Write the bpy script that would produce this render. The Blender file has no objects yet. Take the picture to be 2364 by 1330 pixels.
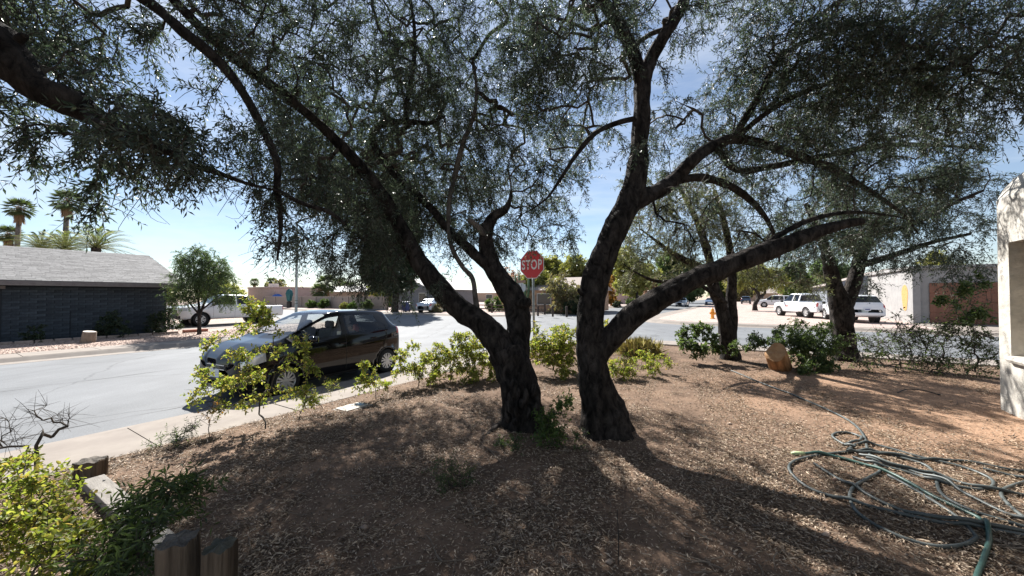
import bpy, bmesh, math, random
import numpy as np
from mathutils import Vector, Matrix, noise as mnoise

sc = bpy.context.scene
COL = sc.collection
rng = np.random.default_rng(11)
random.seed(5)
R = math.radians

# ------------------------------------------------------------------ camera, sky, sun, exposure
EYE = 1.85
FPX = 870.0                    # focal length in photo pixels (2364 wide)
TILT = math.atan(18 / FPX)
cam_d = bpy.data.cameras.new('camera')
cam_d.sensor_width = 36
cam_d.lens = 36 * FPX / 2364
cam_d.clip_start = 0.05
cam_d.clip_end = 3000
cam = bpy.data.objects.new('camera', cam_d)
COL.objects.link(cam)
cam.location = (0, 0, EYE)
cam.rotation_euler = (math.pi / 2 + TILT, 0, 0)
sc.camera = cam

SUN_AZ = R(-22)                # from +Y towards +X
SUN_EL = R(43)
w = bpy.data.worlds.new('World')
sc.world = w
w.use_nodes = True
wn, wl = w.node_tree.nodes, w.node_tree.links
bg = wn['Background']
sky = wn.new('ShaderNodeTexSky')
sky.sky_type = 'NISHITA'
sky.sun_disc = False
sky.sun_elevation = SUN_EL
sky.sun_rotation = SUN_AZ
sky.altitude = 350
sky.air_density = 1.0
sky.dust_density = 0.15
sky.ozone_density = 2.2
# thin cirrus veil over the whole sky
tc = wn.new('ShaderNodeTexCoord')
mp = wn.new('ShaderNodeMapping')
mp.inputs['Scale'].default_value = (1.0, 2.2, 7.0)
mp.inputs['Rotation'].default_value = (0.1, 0.15, 0.5)
nz = wn.new('ShaderNodeTexNoise')
nz.inputs['Scale'].default_value = 2.3
nz.inputs['Detail'].default_value = 8
nz.inputs['Roughness'].default_value = 0.6
rp = wn.new('ShaderNodeValToRGB')
rp.color_ramp.elements[0].position = 0.42
rp.color_ramp.elements[0].color = (.11, .11, .11, 1)
rp.color_ramp.elements[1].position = 0.78
rp.color_ramp.elements[1].color = (0.5, 0.5, 0.5, 1)
mx = wn.new('ShaderNodeMix')
mx.data_type = 'RGBA'
mx.inputs[7].default_value = (8.6, 9.0, 9.4, 1)
wl.new(tc.outputs['Generated'], mp.inputs['Vector'])
wl.new(mp.outputs['Vector'], nz.inputs['Vector'])
wl.new(nz.outputs['Fac'], rp.inputs['Fac'])
wl.new(rp.outputs['Color'], mx.inputs[0])
wl.new(sky.outputs['Color'], mx.inputs[6])
wl.new(mx.outputs[2], bg.inputs['Color'])
bg.inputs['Strength'].default_value = 0.052

sd = bpy.data.lights.new('sun', 'SUN')
sd.energy = 5.0
sd.angle = R(0.55)
sd.color = (1.0, 0.965, 0.91)
sun = bpy.data.objects.new('sun', sd)
COL.objects.link(sun)
sun_dir = Vector((math.sin(SUN_AZ) * math.cos(SUN_EL), math.cos(SUN_AZ) * math.cos(SUN_EL), math.sin(SUN_EL)))
sun.rotation_euler = sun_dir.to_track_quat('Z', 'Y').to_euler()
sun.location = (-10, 20, 30)

sc.view_settings.view_transform = 'Standard'
sc.view_settings.look = 'None'
sc.view_settings.gamma = 1
sc.view_settings.exposure = 1.35
sc.cycles.max_bounces = 10
sc.cycles.diffuse_bounces = 3
sc.cycles.transparent_max_bounces = 24
sc.cycles.use_denoising = True
sc.cycles.caustics_reflective = False
sc.cycles.caustics_refractive = False

# ------------------------------------------------------------------ measuring helpers (photo survey -> metres)
def W(px, py, Y):
    dx, du = (px - 1182) / FPX, (665 - py) / FPX
    c, s = math.cos(TILT), math.sin(TILT)
    d = np.array([dx, c - du * s, s + du * c])
    return np.array([0, 0, EYE]) + d * (Y / d[1])

def G(px, py, z):
    dx, du = (px - 1182) / FPX, (665 - py) / FPX
    c, s = math.cos(TILT), math.sin(TILT)
    d = np.array([dx, c - du * s, s + du * c])
    return np.array([0, 0, EYE]) + d * ((z - EYE) / d[2])

AZ = R(31.75)                  # direction of the street
A2 = np.array([math.sin(AZ), math.cos(AZ)])
N2 = np.array([-math.cos(AZ), math.sin(AZ)])
def AN(s, n, z=0.0):
    p = A2 * s + N2 * n
    return np.array([p[0], p[1], z])
def toSN(p):
    return p[0] * A2[0] + p[1] * A2[1], p[0] * N2[0] + p[1] * N2[1]

# ------------------------------------------------------------------ object helpers
def props(o, label=None, cat=None, group=None, kind=None):
    if label: o['label'] = label
    if cat: o['category'] = cat
    if group: o['group'] = group
    if kind: o['kind'] = kind
    return o

def thing(name, label, cat, loc=(0, 0, 0), rz=0.0, group=None):
    o = bpy.data.objects.new(name, None)
    o.empty_display_size = 0.2
    COL.objects.link(o)
    o.location = tuple(float(v) for v in loc)
    o.rotation_euler = (0, 0, rz)
    return props(o, label, cat, group)

def link(name, me, mat, parent=None):
    o = bpy.data.objects.new(name, me)
    COL.objects.link(o)
    if mat is not None and not me.materials:
        me.materials.append(mat)
    if parent is not None:
        o.parent = parent
    return o

def mesh_np(name, V, Fs, mat=None, parent=None, smooth=False, org=None):
    V = np.asarray(V, dtype=np.float32).reshape(-1, 3)
    if org is not None:
        V = V - np.asarray(org, dtype=np.float32)[:3]
    if isinstance(Fs, np.ndarray):
        Fs = [Fs]
    Fs = [np.asarray(f, dtype=np.int32) for f in Fs if len(f)]
    me = bpy.data.meshes.new(name)
    loops = np.concatenate([f.ravel() for f in Fs])
    cnt = np.concatenate([np.full(len(f), f.shape[1], dtype=np.int32) for f in Fs])
    st = np.concatenate([[0], np.cumsum(cnt)[:-1]]).astype(np.int32)
    me.vertices.add(len(V)); me.vertices.foreach_set('co', V.ravel())
    me.loops.add(len(loops)); me.loops.foreach_set('vertex_index', loops)
    me.polygons.add(len(cnt)); me.polygons.foreach_set('loop_start', st)
    me.polygons.foreach_set('loop_total', cnt)
    if smooth:
        me.polygons.foreach_set('use_smooth', np.ones(len(cnt), dtype=bool))
    me.update(calc_edges=True)
    return link(name, me, mat, parent)

def unit(v):
    v = np.asarray(v, float)
    return v / (np.linalg.norm(v, axis=-1, keepdims=True) + 1e-9)

def catmull(P, per=6):
    P = np.asarray(P, float)
    if len(P) < 3:
        t = np.linspace(0, 1, per + 1)[:, None]
        return P[0] * (1 - t) + P[1] * t
    Q = np.vstack([2 * P[0] - P[1], P, 2 * P[-1] - P[-2]])
    out = []
    for i in range(1, len(Q) - 2):
        p0, p1, p2, p3 = Q[i - 1:i + 3]
        for t in np.linspace(0, 1, per, endpoint=False):
            out.append(.5 * (2 * p1 + (p2 - p0) * t + (2 * p0 - 5 * p1 + 4 * p2 - p3) * t * t + (3 * p1 - p0 - 3 * p2 + p3) * t ** 3))
    out.append(P[-1])
    return np.array(out)

class MB:
    def __init__(self):
        self.v = []; self.f = []
    def n(self): return len(self.v)
    def add(self, V, F):
        b = len(self.v)
        self.v.extend([tuple(float(c) for c in p) for p in V])
        self.f.extend([tuple(int(i) + b for i in f) for f in F])
        return self
    def box(self, c, s, rot=None):
        x, y, z = s[0] / 2, s[1] / 2, s[2] / 2
        V = [(-x, -y, -z), (x, -y, -z), (x, y, -z), (-x, y, -z), (-x, -y, z), (x, -y, z), (x, y, z), (-x, y, z)]
        if rot is not None:
            V = [rot @ Vector(p) for p in V]
        V = [(p[0] + c[0], p[1] + c[1], p[2] + c[2]) for p in V]
        return self.add(V, [(3, 2, 1, 0), (4, 5, 6, 7), (0, 1, 5, 4), (1, 2, 6, 5), (2, 3, 7, 6), (3, 0, 4, 7)])
    def hexa(self, V):
        return self.add(V, [(3, 2, 1, 0), (4, 5, 6, 7), (0, 1, 5, 4), (1, 2, 6, 5), (2, 3, 7, 6), (3, 0, 4, 7)])
    def tube(self, P, rad, sides=8, cap=True, jit=None):
        V, F = tube_np(np.asarray(P, float), np.broadcast_to(np.asarray(rad, float), (len(P),)), sides)
        self.add(V, F)
        if cap:
            b = len(self.v) - len(V)
            self.f.append(tuple(b + i for i in range(sides))[::-1])
            self.f.append(tuple(b + (len(P) - 1) * sides + i for i in range(sides)))
        return self
    def lathe(self, prof, c=(0, 0, 0), axis='z', seg=20):
        V = []; F = []
        k = len(prof)
        for j in range(seg):
            a = 2 * math.pi * j / seg
            for r, h in prof:
                x, y = r * math.cos(a), r * math.sin(a)
                p = (x, y, h) if axis == 'z' else ((x, h, y) if axis == 'y' else (h, x, y))
                V.append((p[0] + c[0], p[1] + c[1], p[2] + c[2]))
        for j in range(seg):
            j2 = (j + 1) % seg
            for i in range(k - 1):
                F.append((j * k + i, j2 * k + i, j2 * k + i + 1, j * k + i + 1))
        return self.add(V, F)
    def ellipsoid(self, c, r, seg=14, rings=8, rot=None):
        V = []; F = []
        for i in range(rings + 1):
            t = math.pi * i / rings
            for j in range(seg):
                a = 2 * math.pi * j / seg
                p = Vector((r[0] * math.sin(t) * math.cos(a), r[1] * math.sin(t) * math.sin(a), r[2] * math.cos(t)))
                if rot is not None: p = rot @ p
                V.append((p[0] + c[0], p[1] + c[1], p[2] + c[2]))
        for i in range(rings):
            for j in range(seg):
                j2 = (j + 1) % seg
                F.append((i * seg + j, (i + 1) * seg + j, (i + 1) * seg + j2, i * seg + j2))
        return self.add(V, F)
    def build(self, name, mat, parent=None, smooth=False, bevel=0.0, org=None):
        V = self.v
        if org is not None:
            V = [(p[0] - org[0], p[1] - org[1], p[2] - org[2]) for p in V]
        me = bpy.data.meshes.new(name)
        me.from_pydata(V, [], self.f)
        bm = bmesh.new(); bm.from_mesh(me)
        bmesh.ops.recalc_face_normals(bm, faces=bm.faces)
        bm.to_mesh(me); bm.free()
        if smooth:
            me.polygons.foreach_set('use_smooth', np.ones(len(me.polygons), dtype=bool))
        me.update()
        o = link(name, me, mat, parent)
        if bevel:
            m = o.modifiers.new('bevel', 'BEVEL'); m.width = bevel; m.segments = 2; m.limit_method = 'ANGLE'
        return o

def tube_np(P, rad, sides):
    k = len(P)
    T = np.zeros_like(P)
    T[1:-1] = P[2:] - P[:-2]; T[0] = P[1] - P[0]; T[-1] = P[-1] - P[-2]
    T = unit(T)
    ref = np.array([0, 0, 1.0]) if abs(T[0][2]) < .9 else np.array([1.0, 0, 0])
    U = np.cross(T[0], ref); U /= np.linalg.norm(U)
    a = np.linspace(0, 2 * math.pi, sides, endpoint=False)
    ca, sa = np.cos(a), np.sin(a)
    V = np.zeros((k, sides, 3))
    for i in range(k):
        U = U - T[i] * np.dot(U, T[i]); U /= (np.linalg.norm(U) + 1e-9)
        B = np.cross(T[i], U)
        V[i] = P[i] + rad[i] * (ca[:, None] * U + sa[:, None] * B)
    idx = np.arange(k * sides).reshape(k, sides)
    i0 = idx[:-1]; i1 = idx[1:]
    F = np.stack([i0, np.roll(i0, -1, 1), np.roll(i1, -1, 1), i1], -1).reshape(-1, 4)
    return V.reshape(-1, 3), F

# ------------------------------------------------------------------ materials
def new_mat(name):
    m = bpy.data.materials.new(name); m.use_nodes = True
    return m, m.node_tree.nodes, m.node_tree.links

def rgba(c): return (c[0], c[1], c[2], 1)

def pmat(name, c1, c2=None, scale=6, rough=.8, bump=0.0, bscale=None, metallic=0, spec=.4, coat=0, stretch=None,
         island=0.0, objrand=0.0, detail=8, c3=None, vor=None, lo=.35, hi=.65, bdist=.02):
    m, N, L = new_mat(name)
    b = N['Principled BSDF']
    b.inputs['Roughness'].default_value = rough
    b.inputs['Metallic'].default_value = metallic
    b.inputs['Specular IOR Level'].default_value = spec
    if coat:
        b.inputs['Coat Weight'].default_value = coat
        b.inputs['Coat Roughness'].default_value = .04
    b.inputs['Base Color'].default_value = rgba(c1)
    tcn = N.new('ShaderNodeTexCoord')
    vec = tcn.outputs['Object']
    if stretch:
        mpn = N.new('ShaderNodeMapping')
        mpn.inputs['Scale'].default_value = stretch[:3]
        if len(stretch) > 3: mpn.inputs['Rotation'].default_value = (0, 0, stretch[3])
        L.new(vec, mpn.inputs['Vector']); vec = mpn.outputs['Vector']
    col = None
    if c2 is not None:
        nzn = N.new('ShaderNodeTexNoise'); nzn.inputs['Scale'].default_value = scale
        nzn.inputs['Detail'].default_value = detail; nzn.inputs['Roughness'].default_value = .62
        L.new(vec, nzn.inputs['Vector'])
        r = N.new('ShaderNodeValToRGB')
        r.color_ramp.elements[0].position = lo; r.color_ramp.elements[0].color = rgba(c1)
        r.color_ramp.elements[1].position = hi; r.color_ramp.elements[1].color = rgba(c2)
        if c3 is not None:
            e = r.color_ramp.elements.new((lo + hi) / 2); e.color = rgba(c3)
        L.new(nzn.outputs['Fac'], r.inputs['Fac'])
        col = r.outputs['Color']
    if vor is not None:
        # (scale, amount): speckle of single stones
        vn = N.new('ShaderNodeTexVoronoi'); vn.inputs['Scale'].default_value = vor[0]
        L.new(vec, vn.inputs['Vector'])
        sv = N.new('ShaderNodeSeparateColor'); L.new(vn.outputs['Color'], sv.inputs['Color'])
        mr = N.new('ShaderNodeMapRange'); mr.inputs['To Min'].default_value = 1 - vor[1]; mr.inputs['To Max'].default_value = 1 + vor[1]
        L.new(sv.outputs[0], mr.inputs['Value'])
        mu = N.new('ShaderNodeMix'); mu.data_type = 'RGBA'; mu.blend_type = 'MULTIPLY'; mu.inputs[0].default_value = 1
        if col is not None: L.new(col, mu.inputs[6])
        else: mu.inputs[6].default_value = rgba(c1)
        L.new(mr.outputs['Result'], mu.inputs[7]); col = mu.outputs[2]
    if island or objrand:
        if island:
            g = N.new('ShaderNodeNewGeometry'); src = g.outputs['Random Per Island']; amt = island
        else:
            g = N.new('ShaderNodeObjectInfo'); src = g.outputs['Random']; amt = objrand
        mr = N.new('ShaderNodeMapRange'); mr.inputs['To Min'].default_value = 1 - amt; mr.inputs['To Max'].default_value = 1 + amt
        L.new(src, mr.inputs['Value'])
        mu = N.new('ShaderNodeMix'); mu.data_type = 'RGBA'; mu.blend_type = 'MULTIPLY'; mu.inputs[0].default_value = 1
        if col is not None: L.new(col, mu.inputs[6])
        else: mu.inputs[6].default_value = rgba(c1)
        L.new(mr.outputs['Result'], mu.inputs[7]); col = mu.outputs[2]
    if col is not None:
        L.new(col, b.inputs['Base Color'])
    if bump:
        bn = N.new('ShaderNodeTexNoise'); bn.inputs['Scale'].default_value = bscale or scale * 6
        bn.inputs['Detail'].default_value = 6
        L.new(vec, bn.inputs['Vector'])
        bu = N.new('ShaderNodeBump'); bu.inputs['Strength'].default_value = bump; bu.inputs['Distance'].default_value = bdist
        L.new(bn.outputs['Fac'], bu.inputs['Height'])
        L.new(bu.outputs['Normal'], b.inputs['Normal'])
    return m

def leaf_mat(name, cols, trans=.35, tcol=None, rough=.5, spec=.35):
    m, N, L = new_mat(name)
    b = N['Principled BSDF']
    b.inputs['Roughness'].default_value = rough
    b.inputs['Specular IOR Level'].default_value = spec
    g = N.new('ShaderNodeNewGeometry')
    r = N.new('ShaderNodeValToRGB')
    els = r.color_ramp.elements
    for i, c in enumerate(cols):
        p = i / (len(cols) - 1)
        if i == 0: e = els[0]
        elif i == len(cols) - 1: e = els[-1]
        else: e = els.new(p)
        e.position = p; e.color = rgba(c)
    L.new(g.outputs['Random Per Island'], r.inputs['Fac'])
    L.new(r.outputs['Color'], b.inputs['Base Color'])
    if trans:
        t = N.new('ShaderNodeBsdfTranslucent')
        hs = N.new('ShaderNodeMix'); hs.data_type = 'RGBA'; hs.blend_type = 'MULTIPLY'; hs.inputs[0].default_value = 1
        L.new(r.outputs['Color'], hs.inputs[6]); hs.inputs[7].default_value = rgba(tcol or (1.6, 1.7, .9))
        L.new(hs.outputs[2], t.inputs['Color'])
        ms = N.new('ShaderNodeMixShader'); ms.inputs[0].default_value = trans
        L.new(b.outputs[0], ms.inputs[1]); L.new(t.outputs[0], ms.inputs[2])
        L.new(ms.outputs[0], N['Material Output'].inputs['Surface'])
    return m

def bark_mat(name, c1, c2, scale=9, bump=1.0):
    m, N, L = new_mat(name)
    b = N['Principled BSDF']; b.inputs['Roughness'].default_value = .92; b.inputs['Specular IOR Level'].default_value = .15
    t = N.new('ShaderNodeTexCoord'); mpn = N.new('ShaderNodeMapping'); mpn.inputs['Scale'].default_value = (1, 1, .5)
    L.new(t.outputs['Object'], mpn.inputs['Vector'])
    def nz_(sc_, det, dist=0.0):
        q = N.new('ShaderNodeTexNoise'); q.inputs['Scale'].default_value = sc_; q.inputs['Detail'].default_value = det
        q.inputs['Roughness'].default_value = .68; q.inputs['Distortion'].default_value = dist
        L.new(mpn.outputs[0], q.inputs['Vector']); return q.outputs['Fac']
    broad, fine, big = nz_(scale, 9, .6), nz_(scale * 4.5, 6, 1.2), nz_(scale * .25, 4)
    r = N.new('ShaderNodeValToRGB')
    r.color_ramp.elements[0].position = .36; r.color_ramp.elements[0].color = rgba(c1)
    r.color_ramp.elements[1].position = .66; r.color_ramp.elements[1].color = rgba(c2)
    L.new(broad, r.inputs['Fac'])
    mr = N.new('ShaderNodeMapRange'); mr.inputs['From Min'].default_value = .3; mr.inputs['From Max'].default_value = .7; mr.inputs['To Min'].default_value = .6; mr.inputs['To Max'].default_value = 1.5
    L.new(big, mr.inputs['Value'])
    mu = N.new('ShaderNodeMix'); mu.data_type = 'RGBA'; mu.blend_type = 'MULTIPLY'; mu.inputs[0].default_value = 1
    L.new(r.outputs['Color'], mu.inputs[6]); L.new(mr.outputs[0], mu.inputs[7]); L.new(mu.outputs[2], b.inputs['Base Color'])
    ad = N.new('ShaderNodeMath'); ad.operation = 'MULTIPLY_ADD'; ad.inputs[1].default_value = .6
    L.new(fine, ad.inputs[0]); L.new(broad, ad.inputs[2])
    bu = N.new('ShaderNodeBump'); bu.inputs['Strength'].default_value = bump; bu.inputs['Distance'].default_value = .09
    L.new(ad.outputs[0], bu.inputs['Height']); L.new(bu.outputs['Normal'], b.inputs['Normal'])
    return m

def glass_mat(name, tint=(.5, .55, .55), rough=.02):
    m, N, L = new_mat(name)
    N.remove(N['Principled BSDF'])
    tr = N.new('ShaderNodeBsdfTransparent'); tr.inputs['Color'].default_value = rgba(tint)
    gl = N.new('ShaderNodeBsdfGlossy'); gl.inputs['Roughness'].default_value = rough; gl.inputs['Color'].default_value = (1, 1, 1, 1)
    fr = N.new('ShaderNodeFresnel'); fr.inputs['IOR'].default_value = 1.5
    ge = N.new('ShaderNodeNewGeometry'); mxf = N.new('ShaderNodeMix'); mxf.inputs[3].default_value = .06   # inner side of the pane
    L.new(ge.outputs['Backfacing'], mxf.inputs[0]); L.new(fr.outputs[0], mxf.inputs[2])
    ms = N.new('ShaderNodeMixShader')
    L.new(mxf.outputs[0], ms.inputs[0]); L.new(tr.outputs[0], ms.inputs[1]); L.new(gl.outputs[0], ms.inputs[2])
    L.new(ms.outputs[0], N['Material Output'].inputs['Surface'])
    return m

def brick_tex_mat(name, c1, c2, mortar, bw=.4, bh=.2, axis_rot=(0, 0, 0), rough=.85):
    m, N, L = new_mat(name)
    b = N['Principled BSDF']; b.inputs['Roughness'].default_value = rough; b.inputs['Specular IOR Level'].default_value = .2
    t = N.new('ShaderNodeTexCoord'); mpn = N.new('ShaderNodeMapping'); mpn.inputs['Rotation'].default_value = axis_rot
    L.new(t.outputs['Object'], mpn.inputs['Vector'])
    bt = N.new('ShaderNodeTexBrick')
    bt.inputs['Color1'].default_value = rgba(c1); bt.inputs['Color2'].default_value = rgba(c2); bt.inputs['Mortar'].default_value = rgba(mortar)
    bt.inputs['Scale'].default_value = 1; bt.inputs['Mortar Size'].default_value = .012
    bt.inputs['Brick Width'].default_value = bw; bt.inputs['Row Height'].default_value = bh
    L.new(mpn.outputs[0], bt.inputs['Vector']); L.new(bt.outputs['Color'], b.inputs['Base Color'])
    return m

M = {}
def asphalt_mat():
    m = pmat('asphalt', (.118, .124, .132), (.156, .163, .172), scale=1.1, rough=.78, bump=.4, bscale=120, spec=.35, stretch=(1, .10, 1, AZ), bdist=.006)
    N, L = m.node_tree.nodes, m.node_tree.links
    b = N['Principled BSDF']; src = b.inputs['Base Color'].links[0].from_socket
    t = N.new('ShaderNodeTexCoord')
    nz1 = N.new('ShaderNodeTexNoise'); nz1.inputs['Scale'].default_value = 1.3; nz1.inputs['Detail'].default_value = 5
    L.new(t.outputs['Object'], nz1.inputs['Vector'])
    mv = N.new('ShaderNodeMix'); mv.data_type = 'VECTOR'; mv.inputs[0].default_value = .35
    L.new(t.outputs['Object'], mv.inputs[4]); L.new(nz1.outputs['Color'], mv.inputs[5])
    vo = N.new('ShaderNodeTexVoronoi'); vo.feature = 'DISTANCE_TO_EDGE'; vo.inputs['Scale'].default_value = .42
    L.new(mv.outputs[1], vo.inputs['Vector'])
    mr = N.new('ShaderNodeMapRange'); mr.inputs['From Min'].default_value = .002; mr.inputs['From Max'].default_value = .012; mr.inputs['To Min'].default_value = .72
    L.new(vo.outputs['Distance'], mr.inputs['Value'])
    sp = N.new('ShaderNodeTexNoise'); sp.inputs['Scale'].default_value = 55; sp.inputs['Detail'].default_value = 3
    L.new(t.outputs['Object'], sp.inputs['Vector'])
    m2 = N.new('ShaderNodeMapRange'); m2.inputs['From Min'].default_value = .3; m2.inputs['From Max'].default_value = .7; m2.inputs['To Min'].default_value = .8; m2.inputs['To Max'].default_value = 1.2
    L.new(sp.outputs['Fac'], m2.inputs['Value'])
    st_ = N.new('ShaderNodeTexNoise'); st_.inputs['Scale'].default_value = .5; st_.inputs['Detail'].default_value = 7; st_.inputs['Roughness'].default_value = .7
    L.new(t.outputs['Object'], st_.inputs['Vector'])
    m3 = N.new('ShaderNodeMapRange'); m3.inputs['From Min'].default_value = .35; m3.inputs['From Max'].default_value = .6; m3.inputs['To Min'].default_value = .82; m3.inputs['To Max'].default_value = 1.04
    L.new(st_.outputs['Fac'], m3.inputs['Value'])
    a1 = N.new('ShaderNodeMath'); a1.operation = 'MULTIPLY'; L.new(mr.outputs[0], a1.inputs[0]); L.new(m2.outputs[0], a1.inputs[1])
    a2 = N.new('ShaderNodeMath'); a2.operation = 'MULTIPLY'; L.new(a1.outputs[0], a2.inputs[0]); L.new(m3.outputs[0], a2.inputs[1])
    mu = N.new('ShaderNodeMix'); mu.data_type = 'RGBA'; mu.blend_type = 'MULTIPLY'; mu.inputs[0].default_value = 1
    L.new(src, mu.inputs[6]); L.new(a2.outputs[0], mu.inputs[7]); L.new(mu.outputs[2], b.inputs['Base Color'])
    return m
M['asphalt'] = asphalt_mat()
M['concrete'] = pmat('concrete', (.215, .185, .162), (.265, .232, .202), scale=3, rough=.85, bump=.15, bscale=60, spec=.25, bdist=.004)
M['soil'] = pmat('soil', (.115, .078, .056), (.21, .142, .10), scale=2.2, rough=.95, bump=.8, bscale=28, spec=.1, c3=(.155, .105, .075))
def red_patch(m):
    # bare reddish soil towards the white house, litter-stained darker soil elsewhere
    N, L = m.node_tree.nodes, m.node_tree.links
    b = N['Principled BSDF']; src = b.inputs['Base Color'].links[0].from_socket
    t = N.new('ShaderNodeTexCoord'); d = N.new('ShaderNodeVectorMath'); d.operation = 'DISTANCE'; d.inputs[1].default_value = (6.6, 5.6, .16)
    L.new(t.outputs['Object'], d.inputs[0])
    n_ = N.new('ShaderNodeTexNoise'); n_.inputs['Scale'].default_value = 1.1; n_.inputs['Detail'].default_value = 6; L.new(t.outputs['Object'], n_.inputs['Vector'])
    a = N.new('ShaderNodeMath'); a.operation = 'MULTIPLY_ADD'; a.inputs[1].default_value = 3.0; L.new(n_.outputs['Fac'], a.inputs[0]); L.new(d.outputs['Value'], a.inputs[2])
    mr = N.new('ShaderNodeMapRange'); mr.inputs['From Min'].default_value = 2.8; mr.inputs['From Max'].default_value = 5.2; mr.inputs['To Min'].default_value = 1; mr.inputs['To Max'].default_value = 0
    L.new(a.outputs[0], mr.inputs['Value'])
    mu = N.new('ShaderNodeMix'); mu.data_type = 'RGBA'; L.new(mr.outputs[0], mu.inputs[0]); L.new(src, mu.inputs[6])
    mu.inputs[7].default_value = (.33, .21, .14, 1)
    L.new(mu.outputs[2], b.inputs['Base Color'])
red_patch(M['soil'])
M['earth'] = pmat('earth', (.34, .26, .2), (.42, .33, .26), scale=.3, rough=.95, spec=.1)
M['gravel_tan'] = pmat('gravel_tan', (.32, .235, .195), (.42, .325, .275), scale=1.5, rough=.9, bump=.9, bscale=22, spec=.15, vor=(26, .45))
M['gravel_pink'] = pmat('gravel_pink', (.34, .265, .235), (.42, .33, .295), scale=1.0, rough=.9, bump=.7, bscale=20, spec=.15, vor=(22, .3))
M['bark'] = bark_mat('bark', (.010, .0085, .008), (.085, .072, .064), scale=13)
M['bark_pale'] = bark_mat('bark_pale', (.12, .10, .085), (.24, .21, .18), scale=14)
M['twig'] = pmat('twig', (.04, .034, .03), (.10, .085, .07), scale=8, rough=.9, spec=.15)
M['twig_pale'] = pmat('twig_pale', (.13, .10, .08), (.22, .18, .14), scale=8, rough=.9, spec=.15)
M['olive'] = leaf_mat('olive', [(.030, .043, .032), (.048, .065, .046), (.076, .094, .069), (.16, .175, .15)], trans=.36, rough=.42, spec=.4, tcol=(1.15, 1.35, .95))
M['olive_sunlit'] = leaf_mat('olive_sunlit', [(.06, .072, .045), (.09, .105, .062), (.14, .15, .09), (.19, .18, .12)], trans=.45, rough=.45, spec=.35, tcol=(1.3, 1.35, .85))  # lighter olive leaves, with the sunlit look put into their colour
M['lime'] = leaf_mat('lime', [(.10, .14, .03), (.17, .22, .045), (.24, .28, .07), (.30, .30, .09), (.30, .22, .09)], trans=.55, tcol=(1.45, 1.45, .75))
M['shrub'] = leaf_mat('shrub', [(.045, .08, .022), (.07, .115, .03), (.11, .15, .045)], trans=.4)
M['weed'] = leaf_mat('weed', [(.045, .07, .032), (.07, .10, .042), (.105, .14, .06)], trans=.42)
M['fluffy'] = leaf_mat('fluffy', [(.05, .085, .04), (.08, .12, .055), (.12, .16, .08)], trans=.4)
M['dark_leaf'] = leaf_mat('dark_leaf', [(.016, .03, .016), (.028, .045, .022), (.045, .065, .03)], trans=.2)
M['palo'] = leaf_mat('palo', [(.16, .17, .05), (.22, .22, .07), (.26, .24, .1)], trans=.4)
M['brownish'] = leaf_mat('brownish', [(.13, .10, .06), (.18, .15, .09), (.15, .16, .08)], trans=.35)
M['orange_leaf'] = leaf_mat('orange_leaf', [(.30, .13, .03), (.36, .2, .04), (.25, .2, .05)], trans=.4, tcol=(1.3, 1.2, .8))
M['pink_leaf'] = leaf_mat('pink_leaf', [(.30, .16, .13), (.35, .22, .18), (.25, .2, .13)], trans=.35, tcol=(1.3, 1.2, 1))
M['dry_grass'] = leaf_mat('dry_grass', [(.36, .30, .14), (.46, .39, .20), (.34, .34, .13)], trans=.4, tcol=(1.3, 1.3, .9))
M['litter'] = leaf_mat('litter', [(.055, .038, .027), (.145, .10, .07), (.32, .24, .165), (.60, .48, .36), (.17, .13, .10)], trans=.12, rough=.65, tcol=(1, 1, .8), spec=.3)
M['palm_leaf'] = leaf_mat('palm_leaf', [(.05, .075, .035), (.08, .11, .05), (.12, .14, .07)], trans=.25)
M['palm_skirt'] = leaf_mat('palm_skirt', [(.22, .14, .08), (.3, .2, .12)], trans=.2)
M['date_leaf'] = leaf_mat('date_leaf', [(.08, .11, .04), (.14, .16, .06), (.20, .2, .08)], trans=.3)
M['cactus'] = pmat('cactus', (.06, .11, .05), (.1, .15, .07), scale=5, rough=.7)

# ------------------------------------------------------------------ ground, streets, pavements
def yardz(x, y):
    s, n = toSN((x, y))
    z = .165 + .025 * math.sin(x * .9 + 1) * math.cos(y * .8) + .012 * math.sin(x * 2.7 + y * 1.9) + .008 * mnoise.noise(Vector((x * 2.2, y * 2.2, 0)))
    d = min(5.75 - n, 13.9 - s)
    t = min(1, max(0, d / .8))
    return .125 + (z - .125) * t

g = MB().add([(-1500, -300, -.06), (1500, -300, -.06), (1500, 1800, -.06), (-1500, 1800, -.06)], [(0, 1, 2, 3)])
props(g.build('ground', M['earth']), kind='structure')

CR = 5.0
nA0, nA1, sB0, sB1 = 7.45, 16.9, 16.0, 26.0
def corner_path(cs, cn, ss, sn, la, lb, off):
    """kerb line of one corner; (cs,cn) kerb corner, ss/sn +1 or -1 = side of the lot; off = distance into the lot"""
    c_s, c_n = cs + ss * CR, cn + sn * CR
    r = CR - off
    out = []
    L1 = np.linspace(la, 0, max(2, int(la / 1.5) + 1))
    for t in L1[:-1]:
        out.append((c_s + ss * t, cn + sn * off))
    for a in np.linspace(0, math.pi / 2, 7):
        out.append((c_s - ss * r * math.sin(a), c_n - sn * r * math.cos(a)))
    L2 = np.linspace(0, lb, max(2, int(lb / 1.5) + 1))
    for t in L2[1:]:
        out.append((cs + ss * off, c_n + sn * t))
    return out

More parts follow.
